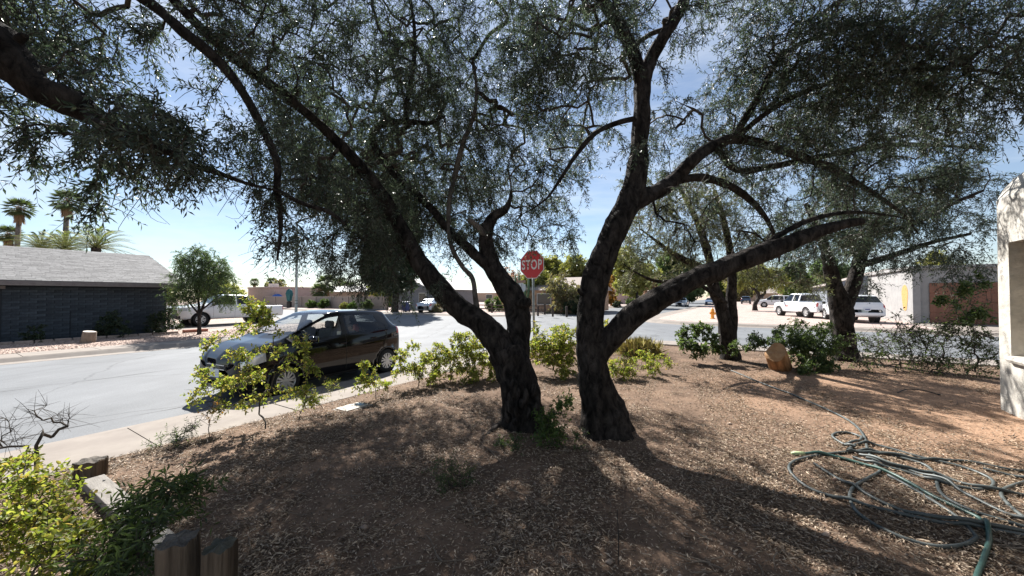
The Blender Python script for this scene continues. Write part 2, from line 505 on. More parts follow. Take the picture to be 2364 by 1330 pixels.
roadV = MB()
def quad_sn(mb, pts, z):
    mb.add([AN(s, n, z) for s, n in pts], [tuple(range(len(pts)))])
quad_sn(roadV, [(-80, nA0), (600, nA0), (600, nA1), (-80, nA1)], 0)
quad_sn(roadV, [(sB0, -160), (sB1, -160), (sB1, nA0), (sB0, nA0)], 0)
quad_sn(roadV, [(sB0, nA1), (sB1, nA1), (sB1, 160), (sB0, 160)], 0)
corners = {'near': (sB0, nA0, -1, -1, 22, 26), 'left': (sB0, nA1, -1, 1, 26, 24), 'right': (sB1, nA0, 1, -1, 60, 34), 'across': (sB1, nA1, 1, 1, 60, 30)}
for k, (cs, cn, ss, sn, la, lb) in corners.items():
    arc = [(cs + ss * CR - ss * CR * math.sin(a), cn + sn * CR - sn * CR * math.cos(a)) for a in np.linspace(0, math.pi / 2, 7)]
    for i in range(6):
        quad_sn(roadV, [(cs, cn), arc[i], arc[i + 1]], 0)
props(roadV.build('road', M['asphalt']), kind='structure')

M['crack'] = pmat('crack', (.035, .035, .037), rough=.7)
slab_count = 0
for k, (cs, cn, ss, sn, la, lb) in corners.items():
    kerb = MB()
    prof = [(0, -.02), (0, .004), (.36, .018), (.52, .115), (.56, .122), (.56, -.02)]
    P = [corner_path(cs, cn, ss, sn, la, lb, o) for o, _ in prof]
    nseg = len(P[0])
    V = []; F = []
    for i in range(nseg):
        for j, (o, z) in enumerate(prof):
            V.append(AN(P[j][i][0], P[j][i][1], z))
    q = len(prof)
    for i in range(nseg - 1):
        for j in range(q - 1):
            F.append((i * q + j, i * q + j + 1, (i + 1) * q + j + 1, (i + 1) * q + j))
    kerb.add(V, F)
    side = props(kerb.build('pavement', M['concrete']), kind='structure')
    i0 = corner_path(cs, cn, ss, sn, la, lb, .57); i1 = corner_path(cs, cn, ss, sn, la, lb, 1.72)
    for i in range(nseg - 1):
        a0, a1 = np.array(i0[i]), np.array(i0[i + 1]); b0, b1 = np.array(i1[i]), np.array(i1[i + 1])
        e = .006
        def lerp(p, qq, t): return p + (qq - p) * t
        ta = e / max(.1, np.linalg.norm(a1 - a0))
        q0, q1, q2, q3 = lerp(a0, a1, ta), lerp(a0, a1, 1 - ta), lerp(b0, b1, 1 - ta), lerp(b0, b1, ta)
        zt = .128 + .004 * math.sin(i * 2.3)
        m_ = MB().hexa([AN(*q0, -.02), AN(*q1, -.02), AN(*q2, -.02), AN(*q3, -.02), AN(*q0, zt), AN(*q1, zt), AN(*q2, zt), AN(*q3, zt)])
        m_.build('slab', M['concrete'], side)
        slab_count += 1

def lot(k, name, mat, far, z=.12):
    cs, cn, ss, sn, la, lb = corners[k]
    P = corner_path(cs, cn, ss, sn, far, far, 1.73)
    c = (cs + ss * far, cn + sn * far)
    mb = MB()
    V = [AN(c[0], c[1], z)] + [AN(s, n, z) for s, n in P]
    mb.add(V, [(0, i, i + 1) for i in range(1, len(V) - 1)])
    return props(mb.build(name, mat), kind='structure')
lot('left', 'gravel_ground', M['gravel_tan'], 60, .13)
lot('right', 'gravel_ground', M['gravel_pink'], 110, .13)
lot('across', 'gravel_ground', M['gravel_pink'], 110, .13)

# the yard we stand in: fine sheet near, coarse behind
ss_ = np.concatenate([np.arange(-9, 13.9, .14), [13.92]])
ns_ = np.concatenate([np.arange(-13, 5.7, .14), [5.75]])
Vy = np.zeros((len(ss_), len(ns_), 3))
cS, cN, rr = sB0 - CR, nA0 - CR, CR - 1.72
for i, s in enumerate(ss_):
    for j, n in enumerate(ns_):
        s2, n2 = s, n
        if s > cS and n > cN:
            d = math.hypot(s - cS, n - cN)
            if d > rr:
                s2, n2 = cS + (s - cS) * rr / d, cN + (n - cN) * rr / d
        p = AN(s2, n2)
        Vy[i, j] = (p[0], p[1], yardz(p[0], p[1]))
idx = np.arange(len(ss_) * len(ns_)).reshape(len(ss_), len(ns_))
Fy = np.stack([idx[:-1, :-1], idx[:-1, 1:], idx[1:, 1:], idx[1:, :-1]], -1).reshape(-1, 4)[:, ::-1]
yard = mesh_np('yard_ground', Vy.reshape(-1, 3), Fy, M['soil'], smooth=True)
props(yard, kind='structure')
bk = MB()
quad_sn(bk, [(-60, -60), (-9.02, -60), (-9.02, 5.75), (-60, 5.75)], .12)
quad_sn(bk, [(-9.0, -60), (13.9, -60), (13.9, -13.02), (-9.0, -13.02)], .12)
props(bk.build('yard_ground', M['soil']), kind='structure')

# concrete driveways and garden path pieces
def pad(name, pts, z):
    return props(MB().add([AN(s, n, z) for s, n in pts], [tuple(range(len(pts)))]).build(name, M['concrete']), kind='structure')
pad('driveway', [(7.4, 23.8), (14.25, 23.8), (14.25, 28.8), (7.4, 28.8)], .137)
pad('driveway', [(27.75, 27.2), (38, 27.2), (38, 31.5), (27.75, 31.5)], .137)
pad('driveway', [(27.75, -8.6), (33.5, -8.6), (33.5, -14.5), (27.75, -14.5)], .137)

# seams and tar lines in the asphalt
for (s0, n0, s1, n1) in [(-14, 8.05, 15, 8.0), (-20, 12.3, 15.5, 12.15), (16.4, 12.1, 25.7, 12.2), (18.5, -20, 18.6, 6)]:
    P = [AN(s0 + (s1 - s0) * t, n0 + (n1 - n0) * t + .03 * math.sin(t * 40) + .02 * math.sin(t * 97), .004) for t in np.linspace(0, 1, 60)]
    V = []; F = []
    for i, p in enumerate(P):
        wd = .008 + .006 * math.sin(i * 1.7)
        tdir = (P[min(i + 1, 59)] - P[max(i - 1, 0)]); tdir /= np.linalg.norm(tdir)
        nn = np.array([-tdir[1], tdir[0], 0])
        V += [p + nn * wd, p - nn * wd]
        if i: F.append((2 * i - 2, 2 * i - 1, 2 * i + 1, 2 * i))
    props(MB().add(V, F).build('road_seam', M['crack']), kind='structure')

# ------------------------------------------------------------------ growth: limbs -> branches -> shoots -> leaves
def limb_mesh(P, rad, sides=18, knob=.10, flare=None, seed=0, ridge=0.0):
    """gnarled tapered limb; P world points, rad metres"""
    n_per = 7
    C = catmull(np.column_stack([P, rad]), n_per)
    pts, r = C[:, :3], np.maximum(C[:, 3], .004)
    V, F = tube_np(pts, np.ones(len(pts)), sides)
    V = V.reshape(len(pts), sides, 3)
    L = 0
    for i in range(len(pts)):
        if i: L += np.linalg.norm(pts[i] - pts[i - 1])
        for j in range(sides):
            d = V[i, j] - pts[i]
            a = 2 * math.pi * j / sides
            q = pts[i] + d * r[i]
            k = 1 + ridge * math.sin(7 * a + 2.2 * L + 3 * mnoise.noise(Vector((q[0] * 3, q[1] * 3, q[2] * 2)))) + knob * 1.6 * mnoise.noise(Vector((q[0] * 6 + seed, q[1] * 6, q[2] * 3))) + knob * .9 * mnoise.noise(Vector((q[0] * 17, q[1] * 17 + seed, q[2] * 9)))
            if flare:
                h = L / flare[0]
                if h < 1:
                    k += (1 - h) ** 2 * flare[1] * (.45 + .55 * math.cos(flare[2] * a + seed + 2 * h)) + .10 * (1 - h) * math.cos(3 * a + seed * 2)
            V[i, j] = pts[i] + d * r[i] * k
    V = V.reshape(-1, 3)
    b = len(pts) * sides
    V = np.vstack([V, pts[-1] + (pts[-1] - pts[-2]) * .15])
    e = (len(pts) - 1) * sides
    T = np.array([(e + j, e + (j + 1) % sides, b) for j in range(sides)])
    return V, [F, T], pts, r

def sample_clumps(clumps, dens, shrink=1.0):
    out = []
    for (c, r, k) in clumps:
        r = np.asarray(r) * shrink
        m = max(3, int(dens * k * (r[0] * r[1] * r[2]) ** (2.3 / 3) + .5))
        d = unit(rng.normal(size=(m, 3))) * (rng.random((m, 1)) ** .42)
        out.append(np.asarray(c) + d * np.asarray(r))
    return np.vstack(out)

def grow(skel, att, r_tip=.0028, rmax=.05, step=.16, arch=.12, wob=.10, zmin=None, powr=.45, rise=0.0):
    P = []; par = []
    for pts, r in skel:
        for p in pts:
            if zmin is None or p[2] > zmin:
                P.append(p)
    nsk = len(P)
    cap = nsk + len(att) * 30
    A = np.zeros((cap, 3)); A[:nsk] = np.array(P)
    par = np.full(cap, -1, dtype=int)
    n = nsk
    d0 = np.array([np.min(((A[:nsk] - a) ** 2).sum(1)) for a in att])
    order = np.argsort(d0)
    paths = []
    for oi in order:
        a = att[oi]
        d2 = ((A[:n] - a) ** 2).sum(1)
        q = int(np.argmin(d2)); d = math.sqrt(d2[q])
        k = max(2, min(28, int(d / step) + 1))
        t = np.linspace(0, 1, k + 1)[1:, None]
        seg = A[q] + (a - A[q]) * t
        if rise:
            cpt = A[q] + (a - A[q]) * np.array([.22, .22, .6]) + np.array([0, 0, rise * .25 * d])
            seg = A[q] * (1 - t) ** 2 + cpt * 2 * t * (1 - t) + a * t * t
        seg = seg + np.array([0, 0, 1.0]) * arch * d * np.sin(np.pi * t)
        jit = rng.normal(size=(k, 3)) * wob * min(.5, d) / math.sqrt(k) * np.sin(np.pi * t * .9)
        seg = seg + np.cumsum(jit, 0) * .8
        ids = np.arange(n, n + k)
        A[n:n + k] = seg
        par[n] = q; par[n + 1:n + k] = ids[:-1]
        paths.append((q, ids))
        n += k
    acc = np.zeros(n)
    for q, ids in paths: acc[ids[-1]] += 1
    for i in range(n - 1, nsk - 1, -1):
        if par[i] >= 0: acc[par[i]] += acc[i]
    rad = np.minimum(rmax, r_tip * np.maximum(acc, 1) ** powr)
    tubes = []; tips = []; dirs = []
    for q, ids in paths:
        pts = np.vstack([A[q], A[ids]])
        rr_ = np.concatenate([[rad[ids[0]]], rad[ids]])
        tubes.append((pts, rr_))
        for f in (1.0, .72, .45):
            i = int(round(f * (len(ids) - 1)))
            if rad[ids[i]] < r_tip * 3.2:
                tips.append(A[ids[i]]); dirs.append(pts[i + 1] - pts[i])
    return tubes, np.array(tips), unit(np.array(dirs))

def tubes_mesh(tubes, thin=3, thick=6, rsw=.012):
    Vs = []; Fs = []; b = 0
    for pts, r in tubes:
        s = thick if r[0] > rsw else thin
        V, F = tube_np(pts, r, s)
        Vs.append(V); Fs.append(F + b); b += len(V)
    return np.vstack(Vs), np.vstack(Fs)

def make_shoots(tips, dirs, per, lo, hi, spread=.9, droop=.25, up=0.0):
    S = np.repeat(tips, per, 0); D = np.repeat(dirs, per, 0)
    D = unit(D * .6 + unit(rng.normal(size=D.shape)) * spread + np.array([0, 0, -droop + up]))
    L = rng.uniform(lo, hi, len(S))
    return S, D, L

def shoot_tubes(S, D, L, droop, r=.0018):
    n = len(S)
    ts = np.array([0, .5, 1.0])
    P = S[:, None, :] + D[:, None, :] * (L[:, None, None] * ts[None, :, None]) + np.array([0, 0, -1.0]) * (droop * L[:, None, None] * (ts ** 2)[None, :, None])
    U = unit(np.cross(D, np.array([.3, .2, .93]))); B = np.cross(D, U)
    ang = np.array([0, 2.09, 4.19])
    V = np.zeros((n, 3, 3, 3))
    for i, rr_ in enumerate((r * 1.3, r, r * .5)):
        for j, a in enumerate(ang):
            V[:, i, j] = P[:, i] + rr_ * (math.cos(a) * U + math.sin(a) * B)
    base = (np.arange(n) * 9)[:, None]
    f = []
    for i in range(2):
        for j in range(3):
            f.append([i * 3 + j, i * 3 + (j + 1) % 3, (i + 1) * 3 + (j + 1) % 3, (i + 1) * 3 + j])
    F = (base[:, :, None] + np.array(f)[None]).reshape(-1, 4)
    return V.reshape(-1, 3), F

def leaf_faces(P, D, Nn, L, Wd, fold=.18, shape='lance', curl=0.0):
    n = len(P)
    S = unit(np.cross(D, Nn)); U = np.cross(S, D)
    L = np.asarray(L)[:, None]; Wd = np.asarray(Wd)[:, None]
    if shape == 'lance':
        mid = P + D * L * .48
        V = np.stack([P, mid + S * Wd * .5 + U * Wd * fold, P + D * L - U * L * curl, mid - S * Wd * .5 + U * Wd * fold], 1)
        b = (np.arange(n) * 4)[:, None]
        F = np.concatenate([b + np.array([0, 1, 2]), b + np.array([0, 2, 3])], 1).reshape(-1, 3)
        return V.reshape(-1, 3), F
    a = P + D * L * .3; c = P + D * L * .72 - U * L * curl * .5
    V = np.stack([P, a + S * Wd * .5 + U * Wd * fold, c + S * Wd * .36 + U * Wd * fold, P + D * L - U * L * curl, c - S * Wd * .36 + U * Wd * fold, a - S * Wd * .5 + U * Wd * fold], 1)
    b = (np.arange(n) * 6)[:, None]
    F = np.concatenate([b + np.array([0, 1, 2, 3]), b + np.array([0, 3, 4, 5])], 1).reshape(-1, 4)
    return V.reshape(-1, 3), F

def leaves_on(S, D, L, droop, nodes, ll, lw, ang=.85, shape='lance', t0=.12, pair=2, fold=.18, curl=.05):
    n = len(S)
    ts = np.linspace(t0, 1.0, nodes)
    U0 = unit(np.cross(D, unit(rng.normal(size=D.shape)))); B0 = np.cross(D, U0)
    Ps = []; Ds = []; Ns = []
    for i, t in enumerate(ts):
        t_ = np.clip(t + rng.normal(size=n) * .03, 0, 1)[:, None]
        P = S + D * L[:, None] * t_ + np.array([0, 0, -1.0]) * droop * L[:, None] * t_ ** 2
        T = unit(D + np.array([0, 0, -2.0]) * droop * t_)
        for s in range(pair):
            ph = (i % 2) * 1.5708 + s * (2 * math.pi / pair) + rng.normal(size=n)[:, None] * .4
            side = U0 * np.cos(ph) + B0 * np.sin(ph)
            a_ = ang + rng.normal(size=n)[:, None] * .22
            d = unit(T * np.cos(a_) + side * np.sin(a_) + np.array([0, 0, -.12]))
            Ps.append(P); Ds.append(d); Ns.append(unit(np.array([0, 0, 1.0]) * .55 + unit(rng.normal(size=d.shape)) * .75 + T * .3))
    P = np.vstack(Ps); Dd = np.vstack(Ds); Nn = np.vstack(Ns)
    keep = rng.random(len(P)) < .9
    P, Dd, Nn = P[keep], Dd[keep], Nn[keep]
    ln = rng.uniform(.7, 1.25, len(P)) * ll
    wd = rng.uniform(.75, 1.2, len(P)) * lw
    return leaf_faces(P, Dd, Nn, ln, wd, fold, shape, curl)

def plant(root, skel, clumps, dens, leafm, twigm, per=2, lo=.15, hi=.32, droop=.3, nodes=9, ll=.055, lw=.014, shape='lance',
          zmin=None, rmax=.05, r_tip=.0028, step=.16, arch=.12, wob=.1, spread=.9, up=0.0, ang=.85, pair=2, bare=0.0,
          bname='branches', lname='crown', powr=.45, curl=.05, shoot_r=.0018, rise=0.0, shrink=1.0, fine=True):
    att = sample_clumps(clumps, dens, shrink)
    tubes, tips, dirs = grow(skel, att, r_tip=r_tip, rmax=rmax, step=step, arch=arch, wob=wob, zmin=zmin, powr=powr, rise=rise)
    S, D, L = make_shoots(tips, dirs, per, lo, hi, spread, droop, up)
    V, F = tubes_mesh(tubes)
    V2, F2 = shoot_tubes(S, D, L, droop, shoot_r) if fine else (np.zeros((0, 3)), np.zeros((0, 4), dtype=int))
    org = root.location
    ob = mesh_np(bname, np.vstack([V, V2]), np.vstack([F, F2 + len(V)]), twigm, root, smooth=True, org=org)
    ob['kind'] = 'stuff'
    if bare < 1:
        k = rng.random(len(S)) >= bare
        V3, F3 = leaves_on(S[k], D[k], L[k], droop, nodes, ll, lw, ang=ang, shape=shape, pair=pair, curl=curl)
        oc = mesh_np(lname, V3, F3, leafm, root, org=org)
        oc['kind'] = 'stuff'
    return len(S)

def trunk_parts(root, limbs, mat, first='trunk'):
    """limbs: list of dict(p=[(px,py,Y,width_px)...], flare) -> list of (pts, radii)"""
    out = []
    for i, lb in enumerate(limbs):
        if 'w' in lb:
            P = np.array([q[:3] for q in lb['w']]); rad = np.array([q[3] for q in lb['w']])
        else:
            P = np.array([W(q[0], q[1], q[2]) for q in lb['p']])
            rad = np.array([q[3] * .445 * q[2] / FPX for q in lb['p']])
        V, F, pts, r = limb_mesh(P, rad, sides=lb.get('sides', 16), knob=lb.get('knob', .10), flare=lb.get('flare'), seed=i * 3.1 + lb.get('seed', 0), ridge=lb.get('ridge', .035 if lb.get('sides', 16) >= 18 else .015))
        mesh_np(lb.get('name', first if i == 0 else 'limb'), V, F, lb.get('mat', mat), root, smooth=True, org=root.location)
        out.append((pts, r))
    return out

# ------------------------------------------------------------------ the olive trees of the yard
def C(px, py, Y, r, k=1.0, ry=None, rz=None):
    return (W(px, py, Y), (r, ry or r * 1.15, rz or r * .85), k)
def ground_at(px, py):
    p = G(px, py, .165)
    return np.array([p[0], p[1], yardz(p[0], p[1])])

OL = dict(leafm=M['olive'], twigm=M['twig'], per=2, lo=.16, hi=.34, droop=.32, nodes=8, ll=.06, lw=.0135, rmax=.04, wob=.06, arch=.05, bare=.14, r_tip=.0034, shoot_r=.0024)

# left-of-centre tree with two leaning stems
b = ground_at(1205, 985)
tl = thing('olive_tree', 'olive tree with two leaning stems and knobbly foot, left of the stop sign', 'tree', b, group='olive trees in the yard')
limbs = [
    dict(p=[(1212, 1012, 5.01, 118), (1208, 960, 4.99, 108), (1200, 905, 4.99, 98), (1188, 850, 5.01, 92), (1172, 806, 5.06, 88)], flare=(.36, .5, 5), sides=40, knob=.17),
    dict(p=[(1186, 850, 5.03, 66), (1150, 790, 5.06, 72), (1118, 752, 5.11, 64), (1075, 722, 5.16, 58), (1030, 682, 5.26, 54), (992, 638, 5.31, 50), (962, 596, 5.36, 46), (930, 535, 5.30, 40),
            (888, 460, 5.20, 35), (838, 392, 4.90, 30), (790, 340, 4.70, 27), (735, 285, 4.50, 25), (650, 215, 4.20, 25), (560, 150, 3.9, 24), (470, 70, 3.6, 24), (395, -8, 3.4, 24), (330, -90, 3.2, 22)], sides=26),
    dict(p=[(1196, 850, 5.06, 60), (1196, 790, 5.21, 62), (1197, 735, 5.31, 62), (1186, 690, 5.36, 60), (1160, 652, 5.41, 54), (1135, 612, 5.46, 46), (1122, 565, 5.46, 40), (1126, 525, 5.45, 34), (1140, 500, 5.50, 27), (1165, 485, 5.50, 20), (1176, 465, 5.50, 12), (1180, 440, 5.50, 5)], sides=26, seed=4),
    dict(p=[(1138, 620, 5.46, 34), (1108, 598, 5.36, 30), (1080, 572, 5.36, 26), (1040, 535, 5.40, 22), (985, 470, 5.60, 20), (905, 395, 5.60, 20), (862, 330, 5.60, 20), (866, 300, 5.60, 18), (890, 286, 5.60, 17), (935, 281, 5.60, 15), (990, 284, 5.60, 11), (1028, 268, 5.60, 7)], sides=12, seed=7),
    dict(p=[(1106, 748, 5.16, 15), (1098, 690, 5.21, 14), (1090, 642, 5.26, 13), (1066, 614, 5.26, 12), (1040, 560, 5.30, 11), (1036, 480, 5.50, 12), (1050, 405, 5.60, 13), (1068, 335, 5.60, 13), (1094, 265, 5.70, 11), (1100, 205, 5.80, 9), (1092, 140, 5.80, 8)], sides=10, seed=2, mat=M['bark_pale']),
    dict(p=[(935, 282, 5.60, 13), (940, 235, 5.60, 13), (950, 180, 5.60, 12), (957, 120, 5.60, 11), (955, 50, 5.60, 9), (940, -30, 5.6, 7)], sides=10, seed=9),
    dict(p=[(1122, 545, 5.40, 18), (1106, 527, 5.35, 17), (1088, 512, 5.30, 15), (1080, 506, 5.30, 12)], sides=10, seed=5, mat=M['bark_pale']),
    dict(p=[(1092, 140, 5.80, 9), (1130, 80, 6.0, 9), (1170, 50, 6.2, 9), (1160, 20, 6.3, 9), (1130, -10, 6.4, 8)], sides=8, seed=8),
    dict(p=[(1196, 706, 5.26, 30), (1207, 700, 5.16, 28), (1216, 697, 5.11, 26), (1220, 695, 5.08, 20)], sides=10, seed=6, knob=.2),
    # surface root
    dict(w=[(*(ground_at(1195, 965) + [0, 0, .12]), .07), (*(ground_at(1175, 975) + [0, 0, .06]), .055), (*(ground_at(1150, 985) + [0, 0, .015]), .04), (*(ground_at(1120, 1005) + [0, 0, -.02]), .025)], name='root', sides=10),
]
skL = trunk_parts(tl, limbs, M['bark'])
# knobbly burrs round the foot
for i in range(26):
    a = rng.uniform(-2.6, .3); h = rng.uniform(.15, .62)
    c0 = W(1205 - (h - .3) * 26, 985, 4.84)
    cx = np.array([c0[0] + .25 * math.cos(a) * (1.02 - .3 * h), c0[1] + .25 * math.sin(a) * (1.02 - .3 * h), b[2] + h])
    mb = MB().ellipsoid(cx, (rng.uniform(.03, .05), rng.uniform(.03, .05), rng.uniform(.05, .12)), 10, 7)
    mb.v = [tuple(np.array(v) + .012 * np.array(mnoise.noise_vector(Vector(v) * 18))) for v in mb.v]
    mb.build('burr', M['bark'], tl, smooth=True, org=tl.location)
cl = [C(700, 90, 4.4, .8), C(610, 170, 4.1, .5), C(720, 220, 4.4, .65), C(670, 340, 4.5, .5), C(750, 400, 4.7, .62), C(690, 470, 4.8, .42), C(820, 320, 5, .6),
      C(840, 480, 5.1, .6, 1.3), C(770, 545, 5.1, .4, 1.2), C(870, 580, 5.2, .48, 1.4), C(850, 650, 5.2, .24, 1.3), C(930, 440, 5.4, .55, 1.2), C(945, 540, 5.4, .38, 1.2),
      C(900, 190, 5.2, .85), C(830, 40, 5, .9), C(1000, 60, 5.6, .9), C(1000, 210, 5.6, .7), C(1050, 350, 5.8, .6), C(1000, 430, 5.8, .5), C(1100, 460, 5.6, .5),
      C(1150, 560, 5.5, .28, .8), C(1055, 550, 5.3, .33), C(1180, 390, 6, .55), C(1110, 290, 6, .6), C(1150, 170, 6, .75), C(1245, 470, 5.6, .42), C(1290, 535, 5.4, .26, .8), C(1225, 545, 5.4, .22, .7),
      C(900, 240, 7.2, .9, .8), C(1050, 230, 7.2, .9, .8), C(740, 200, 6.6, .8, .8), C(1150, 320, 7.0, .7, .8), C(560, 60, 4, .6), C(470, -60, 3.8, .8), C(700, -120, 4.6, 1.1, .8), C(950, -150, 5.4, 1.2, .8),
      C(1010, 650, 5.0, .16, .7), C(930, 650, 5.3, .2, 1), C(640, 560, 4.9, .2, .5)]
cl += [C(800, 380, 6.4, .8, .9), C(720, 320, 6.0, .7, .9), C(660, 230, 5.2, .5, .8), C(720, 290, 7.4, .8, .8), C(900, 370, 7, .85, .9), C(1010, 320, 7.8, .9, .8), C(850, 480, 6.4, .6, .9), C(960, 480, 6.3, .5), C(1110, 530, 5.8, .38, 1.2),
       C(1200, 500, 5.8, .42, 1.2), C(1020, 520, 5.7, .4, 1.2), C(1190, 300, 6.2, .6), C(1080, 420, 6.6, .6), C(1260, 420, 5.9, .45), C(1310, 480, 5.7, .3, .9), C(640, 420, 5.2, .45), C(700, 540, 5.2, .3, 1.2), C(800, 610, 5.3, .28, 1.2), C(900, 660, 5.4, .26, 1.2), C(950, 300, 5.6, .6), C(980, 130, 6.4, .9)]
cl += [C(1000, 430, 8.8, .8, .9), C(1080, 415, 9.2, .8, .9), C(930, 390, 8.4, .8, .9), C(1150, 440, 8.9, .7, .9), C(1000, 320, 9.4, .9, .5), C(880, 300, 8.4, .8, .5), C(1200, 380, 8.4, .6, .5)]
cl += [C(820, 470, 8.3, .85, 1.5), C(900, 470, 8.6, .75, 1.5), C(800, 400, 8, .85, 1.5), C(760, 450, 7.6, .65, 1.5), C(1000, 500, 9, .65, 1.3), C(1080, 510, 9, .5, 1.2), C(720, 400, 7.2, .65, 1.5), C(680, 330, 7.0, .6, 1.3), C(860, 360, 7.6, .8, 1.3),
       C(700, 580, 5.2, .2, 1.2), C(760, 610, 5.3, .2, 1.2), C(830, 670, 5.4, .17, 1.2), C(940, 680, 5.6, .14, 1.2)]
cl += [C(860, 540, 5.6, .5, 1.4), C(800, 500, 5.4, .45, 1.3), C(900, 620, 5.5, .3, 1.4), C(720, 430, 5, .4, 1.2)]
cl += [C(1150, 570, 5.7, .28), C(1060, 590, 5.5, .2), C(1250, 550, 5.7, .25), C(1310, 560, 5.6, .18, .8), C(1340, 420, 5.8, .28, .7)]
plant(tl, skL, cl, 138, shrink=.89, zmin=1.9, **OL)

# right-of-centre tree: sinuous trunk, long low limb to the right
b = ground_at(1395, 998)
tr = thing('olive_tree', 'olive tree with sinuous dark trunk and long low limb, right of the stop sign', 'tree', b, group='olive trees in the yard')
limbs = [
    dict(p=[(1402, 1022, 4.80, 136), (1394, 970, 4.80, 118), (1384, 925, 4.80, 100), (1372, 878, 4.80, 84), (1366, 820, 4.80, 74), (1362, 745, 4.80, 68), (1372, 660, 4.80, 68), (1395, 590, 4.82, 66), (1425, 520, 4.85, 64), (1455, 462, 4.90, 60),
            (1470, 400, 4.95, 52), (1475, 330, 5.00, 46), (1481, 255, 5.05, 43), (1484, 190, 5.10, 40), (1502, 138, 5.15, 34), (1540, 72, 5.0, 30), (1578, 5, 5.0, 27), (1600, -80, 5.0, 22)], flare=(.46, .48, 5), sides=40, knob=.11),
    dict(p=[(1372, 850, 4.80, 50), (1395, 800, 4.75, 58), (1432, 757, 4.70, 60), (1480, 716, 4.65, 60), (1540, 680, 4.60, 56), (1600, 645, 4.60, 53), (1660, 624, 4.60, 50), (1740, 590, 4.60, 50), (1800, 570, 4.65, 45), (1860, 545, 4.70, 38), (1920, 525, 4.75, 30), (1975, 513, 4.80, 22), (1992, 512, 4.80, 16)], sides=26, seed=3),
    dict(p=[(1450, 478, 4.90, 44), (1490, 455, 4.95, 44), (1530, 436, 5.05, 40), (1565, 408, 5.15, 36), (1602, 368, 5.0, 33), (1650, 335, 5.1, 29), (1700, 321, 5.2, 25), (1770, 335, 5.3, 23), (1850, 363, 5.4, 22), (1920, 388, 5.5, 20), (1970, 418, 5.6, 15), (2040, 462, 5.7, 10), (2090, 500, 5.8, 6), (2120, 540, 5.8, 2)], sides=14, seed=6),
    dict(p=[(1690, 325, 5.2, 18), (1722, 270, 5.1, 17), (1758, 212, 5.0, 16), (1782, 160, 5.0, 14), (1830, 112, 5.10, 13), (1880, 88, 5.00, 11), (1980, 60, 4.80, 10), (2100, 40, 4.60, 9)], sides=10, seed=1),
    dict(p=[(1482, 205, 5.10, 34), (1468, 140, 5.05, 34), (1440, 75, 4.95, 32), (1405, 22, 4.85, 30), (1370, -30, 4.5, 26)], sides=12, seed=11),
    dict(p=[(1474, 272, 5.05, 15), (1425, 284, 5.00, 14), (1374, 308, 4.95, 13), (1330, 358, 4.95, 12), (1296, 410, 5.00, 9), (1262, 458, 5.10, 6), (1215, 490, 5.0, 3), (1190, 500, 5.1, 1.5)], sides=8, seed=12),
    dict(p=[(1560, 418, 5.15, 22), (1620, 410, 5.1, 20), (1690, 432, 5.3, 20), (1740, 470, 5.4, 15), (1775, 515, 5.5, 11), (1795, 570, 5.5, 7), (1800, 610, 5.5, 3)], sides=10, seed=13),
    dict(p=[(1650, 335, 5.1, 16), (1700, 392, 5.4, 17), (1780, 385, 5.6, 16), (1900, 360, 5.8, 15), (2050, 335, 6, 13), (2200, 338, 6.1, 7), (2290, 350, 6.1, 2)], sides=10, seed=14),
    dict(p=[(1740, 586, 4.60, 16), (1790, 548, 4.70, 15), (1870, 508, 4.80, 13), (1960, 490, 4.90, 9), (2050, 497, 5.00, 5), (2110, 510, 5.10, 2)], sides=8, seed=15),
    dict(p=[(1700, 321, 5.2, 15), (1760, 268, 5.0, 14), (1850, 215, 5.00, 13), (1960, 180, 4.70, 12), (2090, 165, 4.40, 11), (2230, 150, 4.20, 9)], sides=8, seed=16),
    dict(p=[(1376, 690, 4.75, 10), (1345, 680, 4.70, 12), (1334, 668, 4.68, 9)], sides=8, seed=18),
]
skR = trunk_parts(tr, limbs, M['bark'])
cl = [C(1300, 50, 4.6, .75, 1.2), C(1200, 30, 5.2, .7), C(1400, 90, 4.9, .6, 1.1), C(1330, 170, 5.0, .55, 1.1), C(1280, 250, 5.2, .45), C(1390, 210, 5.4, .3, .7), C(1560, 50, 5.1, .4), C(1660, 0, 4.8, .3),
      C(1560, 260, 5.2, .4), C(1630, 300, 5.2, .45), C(1530, 340, 5.3, .25, .7), C(1770, 60, 4.7, .65, 1.2), C(1890, 50, 4.4, .75, 1.2), C(2020, 90, 4.2, .75, 1.2), C(2160, 70, 4, .75, 1.2), C(2310, 70, 3.8, .75, 1.2),
      C(1780, 190, 5, .55, 1.1), C(1880, 220, 5, .65, 1.1), C(2000, 240, 4.8, .65, 1.2), C(2120, 210, 4.6, .65, 1.2), C(2250, 190, 4.3, .55, 1.1), C(2340, 250, 4.1, .35), C(1750, 320, 5.3, .45), C(1850, 370, 5.5, .45),
      C(1960, 360, 5.5, .55), C(2080, 330, 5.4, .55), C(2170, 320, 5.2, .38), C(1900, 450, 5.6, .35, .8), C(2000, 460, 5.5, .4, .8), C(1800, 440, 5.6, .32, .7), C(1690, 400, 5.5, .3, .7),
      C(1400, 180, 7, .8, .8), C(1700, 200, 6.8, .7, .8), C(1900, 230, 7, .9, .8), C(2080, 250, 6.6, .8, .8), C(1350, 360, 5.6, .25, .5), C(1420, -120, 5, 1.1, .8), C(1750, -150, 5, 1.1, .8), C(2050, -150, 4.6, 1.1, .8), C(1950, 540, 5, .3, .8), C(1850, 580, 5, .2, .6),
      C(1640, 470, 5.6, .22, .4), C(1250, 380, 5.4, .3, .7)]
